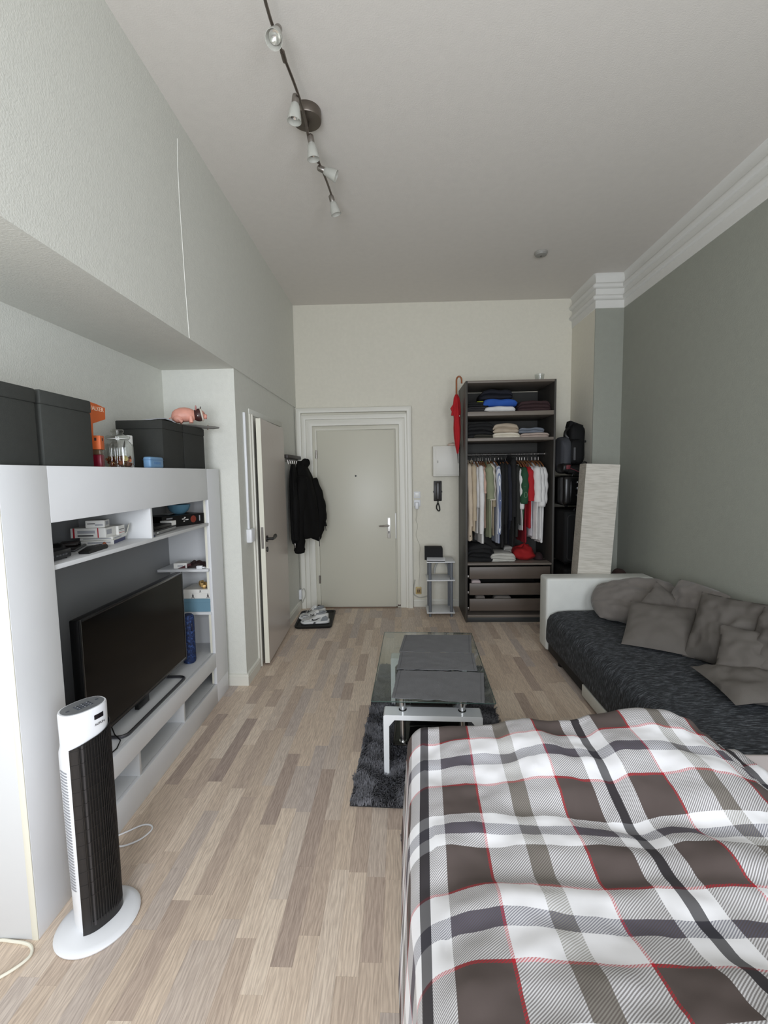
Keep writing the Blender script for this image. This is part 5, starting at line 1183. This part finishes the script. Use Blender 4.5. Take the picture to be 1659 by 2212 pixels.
cushion('big rumpled taupe pillow leaning on the wall beside the square cushion', (1.885, 2.60, .580), .40, .42, .15, (.50, -.86, .02), (.42, .16, .80), CU2, 5, .022, .04, name='pillow', cat='pillow', n=34)
cushion('rumpled taupe pillow standing between corner pillow and wall, behind the square cushion', (1.935, 3.00, .585), .42, .38, .13, (.25, -.95, -.06), (.35, .1, .85), CU1, 6, .022, name='pillow', cat='pillow', rnd=.4, n=34)
cushion('taupe pillow leaning on the wall behind the flat cushion', (1.930, 2.26, .585), .42, .40, .14, (.15, -.98, .0), (.36, .05, .85), CU2, 7, .022, name='pillow', cat='pillow', n=34)
cushion('flat taupe cushion lying nearest the bed on the sofa seat', (1.765, 2.245, .458), .40, .41, .10, (.99, -.12, .14), (.12, .99, .02), CU3, 8, .016)
cushion('taupe cushion resting on the flat one against the wall pillow', (1.845, 2.345, .545), .34, .30, .09, (.72, -.68, .02), (.45, .45, .70), CU2, 9, .012)

# ================================================================== COFFEE TABLE AND RUG
TA = -.032
ctb = thing('coffee_table', 'glass coffee table with white gloss frames and chrome posts', 'coffee table', (.157, 2.535, 0), TA)
GLS = Mglass('table_glass', (.86, .90, .88), gloss=.05, edge=.8); WG = M('white_gloss', (232, 234, 236), .15, coat=.5)
TZ = .012
MB().box(-.295, .295, -.470, .470, .432, .440, .002).build('glass_top', GLS, ctb)
MB().tube([(x, y, .436) for x, y in rloop(-.2953, .2953, -.4703, .4703, .004, 2)], .0025, 6, closed=True).build('glass_edge', M('green_glass_edge', (60, 78, 74), .15), ctb)
def tframe(y0):
    w = .245; o = []
    out = [(-w, TZ), (-w, .322), (-w+.006, .328), (w-.006, .328), (w, .322), (w, TZ), (w-.026, TZ), (w-.028, .270), (w-.055, .302), (-w+.055, .302), (-w+.028, .270), (-w+.026, TZ)]
    return MB().prism(out, lambda a, b, q: (a, y0+q, b), -.043, .043).build('side_frame', WG, ctb, smooth=False)
for y0 in (-.355, .335): tframe(y0)
for y0 in (-.340, .325):
    for x in (-.150, .150):
        MB().cyl((x, y0, .150), (x, y0, .302), .014, n=18).build('chrome_post', CHROME, ctb)
        pp = MB().cyl((x, y0, .328), (x, y0, .431), .016, n=20).build('chrome_post', CHROME, ctb)
        MB().cyl((x, y0, .328), (x, y0, .3305), .020, n=20).build('collar_ring', BLACKP, pp)
        MB().cyl((x, y0, .145), (x, y0, .163), .020, n=18).build('shelf_cap', CHROME, ctb)
MB().box(-.200, .200, -.375, .375, .155, .161, .002).build('lower_shelf', M('black_glass', (8, 8, 9), .08, spec=.6), ctb)
# place mats
MATG = M('grey_ribbed_cotton', (108, 108, 110), .92, bump=.5, bscale=350, var=.05, vscale=20)
def placemat(label, pts, seed):
    (fl, fr_, br, bl) = [Vector((p[0], p[1], 0)) for p in pts]; t = thing('place_mat', label, 'place mat', (.2, 2.5, .4405), 0, 'place mats on the coffee table')
    def f(u, v, dz):
        a = fl.lerp(fr_, u); b_ = bl.lerp(br, u); p = a.lerp(b_, v); ed = .006*nz(u*14+seed, v*14, 1)*(1 if v in (0, 1) else 0)
        wv = .0045*max(0, nz(u*5+seed, v*5, 2))+(.005*max(0, nz(u*9+seed, 7, seed)) if v < .08 or v > .92 else 0)
        return (p.x-.2+.003*nz(v*12+seed, u*2, 3)*(1 if u in (0, 1) else 0), p.y-2.5+ed, wv+dz)
    m = MB().grid(lambda u, v: f(u, v, .0030), 30, 20); m2 = MB().grid(lambda u, v: f(u, v, .0002), 30, 20); n0 = len(m.v); m.add(m2.v, [q[::-1] for q in m2.f])
    # rim between the two skins
    idx = [i*20 for i in range(30)]+[29*20+j for j in range(1, 20)]+[i*20+19 for i in range(28, -1, -1)]+[j for j in range(18, 0, -1)]
    m.f += [(idx[k], idx[(k+1) % len(idx)], idx[(k+1) % len(idx)]+n0, idx[k]+n0) for k in range(len(idx))]
    m.build('mat_cloth', MATG, t, ang=60)
    for u in (.035, .965):
        MB().tube([Vector(f(u, q/10, .0034)) for q in range(11)], .0011, 5).build('hem_stitch', M('mat_stitch', (84, 85, 88), .9), t)
placemat('grey place mat on the end of the coffee table towards the bed', [(-.057, 2.098), (.383, 2.050), (.437, 2.372), (-.027, 2.402)], 1)
placemat('grey place mat in the middle of the coffee table', [(-.034, 2.415), (.407, 2.400), (.425, 2.634), (-.015, 2.650)], 2)
placemat('grey place mat on the end of the coffee table towards the entrance door', [(-.022, 2.660), (.415, 2.642), (.458, 2.940), (.014, 2.946)], 3)
# shaggy rug
rug = thing('shaggy_rug', 'charcoal shaggy rug under the coffee table', 'rug', (-.252, 1.942, 0), -.045)
RWd, RLn = .795, 1.485
RUGM = M('charcoal_shag', (104, 104, 109), .95, var=.35, vscale=24)
MB().box(0, RWd, 0, RLn, .0008, .010, .003).build('backing', M('rug_backing', (40, 40, 42), .95), rug)
def pile():
    r = random.Random(11); v = []; f = []
    for k in range(42000):
        x = r.uniform(-.004, RWd+.004); y = r.uniform(-.004, RLn+.004); a = 3.6*nz(x*9, y*9, 0)+r.uniform(-.9, .9); l = r.uniform(.020, .034); ln = r.uniform(.35, .95); w = .0024
        dx, dy = math.cos(a)*l*ln, math.sin(a)*l*ln; wx, wy = -math.sin(a)*w, math.cos(a)*w; h = l*math.sqrt(max(.1, 1-ln*ln*.8)); n = len(v)
        v += [(x-wx, y-wy, .008), (x+wx, y+wy, .008), (x+dx*.5+wx*.9, y+dy*.5+wy*.9, .008+h*.75), (x+dx*.5-wx*.9, y+dy*.5-wy*.9, .008+h*.75), (x+dx, y+dy, .008+h*.92)]
        f += [(n, n+1, n+2, n+3), (n+3, n+2, n+4)]
    me = bpy.data.meshes.new('pile'); me.from_pydata(v, [], f); me.materials.append(RUGM); o = link('pile', me, rug); o['kind'] = 'stuff'
pile()
# ================================================================== BED
bed = thing('bed', 'bed with white fitted sheet standing against the sofa end', 'bed', (.075, -.35, 0))
BW, BL = 1.92, 2.065
SHEET = M('white_sheet', (226, 216, 216), .85, bump=.1, bscale=200)
def mattress(u, v):
    return (u*BW, v*BL, .43)
mt = MB(); rg = []
for z, g in ((.20, .012), (.215, 0), (.39, 0), (.412, .004), (.425, .016), (.430, .035)): rg.append([(x, y, z) for x, y in rloop(g, BW-g, g, BL-g, .06, 5)])
mt.loft(rg).build('mattress', SHEET, bed, ang=60)
MB().box(.02, BW-.02, .02, BL-.02, .10, .20, .006).build('bed_frame', M('bed_frame_white', (206, 206, 204), .5), bed)
for x in (.08, BW-.08):
    for y in (.10, BL-.10): MB().box(x-.03, x+.03, y-.03, y+.03, 0, .10, .004).build('leg', BLACKP, bed)

# ------------------------------------------------------------------ plaid duvet
def plaid():
    m = bpy.data.materials.new('plaid_cotton'); m.use_nodes = True; nt = m.node_tree; b = nt.nodes['Principled BSDF']; L = nt.links.new
    uv = nt.nodes.new('ShaderNodeUVMap'); uv.uv_map = 'weave'; sp = nt.nodes.new('ShaderNodeSeparateXYZ'); L(uv.outputs[0], sp.inputs[0])
    Wt, Br, Dk, Gr, Rd, Bl = (245, 244, 247), (88, 77, 74), (46, 44, 49), (150, 146, 138), (190, 30, 48), (96, 95, 112)
    PU, PV = .567, .620
    su = [(0, Wt), (.057, Br), (.158, Rd), (.166, Wt), (.257, Gr), (.310, Wt), (.401, Rd), (.409, Br), (.510, Wt)]
    sv = [(0, Bl), (.020, Wt), (.062, Br), (.188, Rd), (.197, Wt), (.284, Bl), (.336, Wt), (.423, Rd), (.432, Br), (.558, Wt), (.600, Bl)]
    so = [(0, (255, 255, 255)), (.014, (0, 0, 0)), (.553, (255, 255, 255))]
    def coord(out, P):
        a = nt.nodes.new('ShaderNodeMath'); a.operation = 'MULTIPLY'; a.inputs[1].default_value = 1/P; L(out, a.inputs[0])
        f = nt.nodes.new('ShaderNodeMath'); f.operation = 'FRACT'; L(a.outputs[0], f.inputs[0]); return f.outputs[0]
    cu_ = coord(sp.outputs['X'], PU)
    ru = ramp(nt, [(p/PU, c) for p, c in su]); L(cu_, ru.inputs['Fac'])
    ro = ramp(nt, [(p/PU, c) for p, c in so]); L(cu_, ro.inputs['Fac'])
    rv = ramp(nt, [(p/PV, c) for p, c in sv]); L(coord(sp.outputs['Y'], PV), rv.inputs['Fac'])
    s = nt.nodes.new('ShaderNodeMath'); s.operation = 'SUBTRACT'; L(sp.outputs['X'], s.inputs[0]); L(sp.outputs['Y'], s.inputs[1])
    k = nt.nodes.new('ShaderNodeMath'); k.operation = 'MULTIPLY'; k.inputs[1].default_value = 150; L(s.outputs[0], k.inputs[0])
    f = nt.nodes.new('ShaderNodeMath'); f.operation = 'FRACT'; L(k.outputs[0], f.inputs[0])
    g = nt.nodes.new('ShaderNodeMath'); g.operation = 'GREATER_THAN'; g.inputs[1].default_value = .5; L(f.outputs[0], g.inputs[0])
    gm = nt.nodes.new('ShaderNodeMapRange'); gm.inputs['To Min'].default_value = .22; gm.inputs['To Max'].default_value = .74; L(g.outputs[0], gm.inputs['Value'])
    mx0 = nt.nodes.new('ShaderNodeMix'); mx0.data_type = 'RGBA'; L(gm.outputs['Result'], mx0.inputs['Factor']); L(rv.outputs['Color'], mx0.inputs[6]); L(ru.outputs['Color'], mx0.inputs[7])
    tone = nt.nodes.new('ShaderNodeMix'); tone.data_type = 'RGBA'; tone.inputs['Factor'].default_value = .13; tone.inputs[6].default_value = lin(*Dk); L(rv.outputs['Color'], tone.inputs[7])
    mx = nt.nodes.new('ShaderNodeMix'); mx.data_type = 'RGBA'; L(ro.outputs['Color'], mx.inputs['Factor']); L(mx0.outputs[2], mx.inputs[6]); L(tone.outputs[2], mx.inputs[7])
    L(mx.outputs[2], b.inputs['Base Color']); b.inputs['Roughness'].default_value = .85
    n = nt.nodes.new('ShaderNodeTexNoise'); n.inputs['Scale'].default_value = 900; tc = nt.nodes.new('ShaderNodeTexCoord'); L(tc.outputs['Object'], n.inputs['Vector'])
    bp_ = nt.nodes.new('ShaderNodeBump'); bp_.inputs['Strength'].default_value = .12; bp_.inputs['Distance'].default_value = .001; L(n.outputs['Fac'], bp_.inputs['Height']); L(bp_.outputs[0], b.inputs['Normal'])
    return m
dv = thing('plaid_duvet', 'brown, grey and white plaid duvet with thin red lines on the bed', 'duvet', (0, 0, 0))
def lerp_tab(tab, x):
    if x <= tab[0][0]: return tab[0][1]
    for (a, p), (b_, q) in zip(tab, tab[1:]):
        if x <= b_:
            t = (x-a)/(b_-a); t = t*t*(3-2*t); return p*(1-t)+q*t
    return tab[-1][1]
CREST = [(.0, .525), (.09, .548), (.2, .560), (.33, .566), (.42, .585), (.47, .592), (.56, .582), (.62, .586), (.72, .610), (.88, .634), (.98, .625), (1.06, .598), (1.13, .54), (1.20, .47)]
def duvet_pos(u, v):
    """u, v: metres along the cloth; u runs to the right, v towards the entrance"""
    r = .075; ue = .075; ve = 1.640; rv = .07
    if u >= ue: x, du = u, 0
    else:
        a = (ue-u)/r
        if a < 1.35: x, du = ue-r*math.sin(a), r*(1-math.cos(a))
        else: x, du = ue-r*math.sin(1.35)-(a-1.35)*r*math.cos(1.35)*.35, r*(1-math.cos(1.35))+(a-1.35)*r*.97
    if v <= ve: y, dvv = v, 0
    else:
        a = (v-ve)/rv
        if a < 1.3: y, dvv = ve+rv*math.sin(a), rv*(1-math.cos(a))
        else: y, dvv = ve+rv*math.sin(1.3)+(a-1.3)*rv*.12, rv*(1-math.cos(1.3))+(a-1.3)*rv*.96
    base = lerp_tab(CREST, x)
    w = max(0, min(1, (y-.95)/.55)); w = w*w*(3-2*w)
    flat = .572 if x < 1.05 else .572-.12*min(1, (x-1.05)/.20)**1.5
    flat -= .02*max(0, (.12-x)/.12)
    flat += .34*max(0, min(.37, .98-y))*(1 if x > .1 else .6+.4*max(0, x)/.1)
    z = flat*(1-w)+base*w
    top = 1.0 if du == 0 and dvv == 0 else .35
    # soft folds: long ones running diagonally, a valley across, small rumples
    z += top*(.012*math.sin(5.2*x+7.5*y+1.1)*(.5+.5*math.sin(3.1*x-2.2*y))+.018*nz(x*2.6+3, y*3.4, .5)+.013*nz(x*6+1, y*7.5, 2.0)+.0060*nz(x*13+2, y*16, 4)+.0022*nz(x*34, y*30, 6)-.010*abs(nz(x*5.5+7, y*8.5, 9))+.004)
    z += top*.022*math.exp(-((y-(1.10-.10*x))/.060)**2)*max(0, min(1, (x-.15)/.25))*max(0, min(1, (1.15-x)/.3))
    z -= top*.020*math.exp(-((y-(1.22-.06*x))/.055)**2)*max(0, min(1, (x-.25)/.25))
    z += top*.020*math.exp(-((y-(.90+.05*x))/.07)**2)*max(0, min(1, (x-.05)/.15))
    z -= top*.016*math.exp(-((x-(.66-.06*(1.6-y)))/.035)**2)*max(0, min(1, (y-.9)/.5))
    hang = max(0, du-.06)
    x += (.006*math.sin(y*8+2)+.010*nz(y*5, z*4, 3)+.010)*min(1, du/.06)
    y += (max(0, dvv-.06))*.10*math.sin(x*12)
    z = z-du-dvv
    if x > 1.10: z = max(z, .4325)
    return Vector((x, y, max(z, .05)))
def duvet():
    us = []; u = -.42
    while u < 1.265: us.append(u); u += .0125
    vs = []; v = -.25
    while v < 1.99: vs.append(v); v += .0125
    V = []; F = []; UV = []
    for a in us:
        for b_ in vs: V.append(duvet_pos(a, b_)); UV.append((a-(.027+.054*(b_-.72))+5.67, (b_-1.137)*(1 if b_ > .95 else 1)-.12*max(0, .95-b_)+6.20))
    m = len(vs)
    for i in range(len(us)-1):
        for j in range(m-1): F.append((i*m+j, (i+1)*m+j, (i+1)*m+j+1, i*m+j+1))
    me = bpy.data.meshes.new('duvet_cover'); me.from_pydata(V, [], F); lay = me.uv_layers.new(name='weave')
    for lp in me.loops: lay.data[lp.index].uv = UV[lp.vertex_index]
    me.polygons.foreach_set('use_smooth', [True]*len(me.polygons)); me.materials.append(plaid())
    o = link('duvet_cover', me, dv)
    md = o.modifiers.new('thickness', 'SOLIDIFY'); md.thickness = .014; md.offset = -1
duvet()

# ================================================================== CEILING SPOT RAIL
cl = thing('ceiling_spot_rail', 'nickel ceiling rail with swivelling frosted glass spots', 'ceiling lamp', (-.452, 2.43, ZC), 0)
ox, oy = -.452, 2.43
MB().lathe([(0, 0), (.074, 0), (.075, -.004), (.075, -.042), (.072, -.047), (0, -.048)], n=40).build('canopy', DARKST, cl)
MB().cyl((0, 0, -.046), (.0, 0, -.075), .010, n=14).build('canopy_stem', DARKST, cl)
MB().ball((.05, .055, -.02), .006, 8, 6).build('canopy_screw', DARKST, cl)
RZ = -.078
def rel(x, y, z=RZ): return (x-ox, y-oy, z)
def bent(p, q, bow, n=9):
    p = Vector(p); q = Vector(q); d = (q-p); s = Vector((-d.y, d.x, 0)).normalized()
    return [p.lerp(q, k/(n-1))+s*(bow*math.sin(math.pi*k/(n-1)))+Vector((0, 0, -.012*math.sin(math.pi*k/(n-1)))) for k in range(n)]
jn = [(-.458, 1.58), (-.468, 2.035), (-.452, 2.43), (-.440, 2.66), (-.412, 2.99)]
for (a, b_), bw in zip(zip(jn, jn[1:]), (.012, -.014, .010, -.008)):
    MB().tube(bent(rel(*a), rel(*b_), bw), .0065, 8, flat=1.0).build('arm', DARKST, cl)
for j in jn[1:4]:
    if j == (-.452, 2.43): continue
    MB().cyl(rel(j[0], j[1]-.022), rel(j[0], j[1]+.022), .010, n=12).build('joint', DARKST, cl)
FROST = Mglass('frosted_glass', (.80, .80, .76), gloss=.12, edge=.5)
def Mfrost():
    m = bpy.data.materials.new('frosted_shade'); m.use_nodes = True; nt = m.node_tree; b = nt.nodes['Principled BSDF']
    b.inputs['Base Color'].default_value = lin(206, 206, 198); b.inputs['Roughness'].default_value = .3; b.inputs['Subsurface Weight'].default_value = 0.0
    tr = nt.nodes.new('ShaderNodeBsdfTransparent'); mx = nt.nodes.new('ShaderNodeMixShader'); mx.inputs['Fac'].default_value = .42
    nt.links.new(b.outputs[0], mx.inputs[1]); nt.links.new(tr.outputs[0], mx.inputs[2]); nt.links.new(mx.outputs[0], nt.nodes['Material Output'].inputs['Surface'])
    return m
FRS = Mfrost(); REFL = M('bulb_reflector', (236, 236, 232), .12, metal=.9)
def spot(p, d):
    """a swivel holder at p with its glass shade pointing along d"""
    p = Vector(p); d = Vector(d).normalized(); a = d.orthogonal().normalized(); b_ = d.cross(a)
    base = bpy.data.objects.new('spot', None); COL.objects.link(base); base.parent = cl; base.location = p
    def ring(r, h, n=24): return [a*(r*math.cos(6.2832*i/n))+b_*(r*math.sin(6.2832*i/n))+d*h for i in range(n)]
    MB().loft([ring(.008, -.012), ring(.015, -.006), ring(.016, 0), ring(.017, .030), ring(.015, .034)]).build('holder', STEEL, base)
    MB().loft([ring(.017, .030), ring(.021, .038), ring(.026, .060), ring(.031, .085), ring(.033, .104), ring(.031, .104), ring(.029, .085), ring(.024, .060), ring(.018, .040)], caps=False).build('glass_shade', FRS, base, ang=60)
    MB().loft([ring(.006, .030), ring(.010, .045), ring(.022, .074), ring(.0235, .080), ring(.0225, .082), ring(.006, .066)]).build('bulb', REFL, base, ang=60)
spot(rel(-.456, 1.905, RZ-.012), (-.05, -.55, -.85))
spot(rel(-.462, 2.225, RZ-.012), (-.10, .02, -1.0))
spot(rel(-.442, 2.475, RZ-.012), (.10, .10, -1.0))
spot(rel(-.440, 2.715, RZ-.012), (.95, .10, -.42))
spot(rel(-.414, 2.985, RZ-.012), (.28, .15, -1.0))
sd_ = thing('smoke_detector', 'flat round smoke detector on the ceiling', 'smoke detector', (1.205, 4.01, ZC))
MB().lathe([(0, 0), (.052, 0), (.052, -.012), (.046, -.026), (.030, -.031), (0, -.032)], n=36).build('housing', M('detector_grey', (150, 148, 142), .5), sd_)
MB().lathe([(0, -.0325), (.009, -.0325), (.008, -.0345), (0, -.0345)], n=14).build('test_button', M('detector_dark', (90, 88, 84), .5), sd_)
MB().lathe([(.0521, -.011), (.0535, -.011), (.0535, -.006), (.0521, -.006)], n=36, caps=False).build('base_ring', M('detector_ring', (170, 166, 160), .5), sd_)
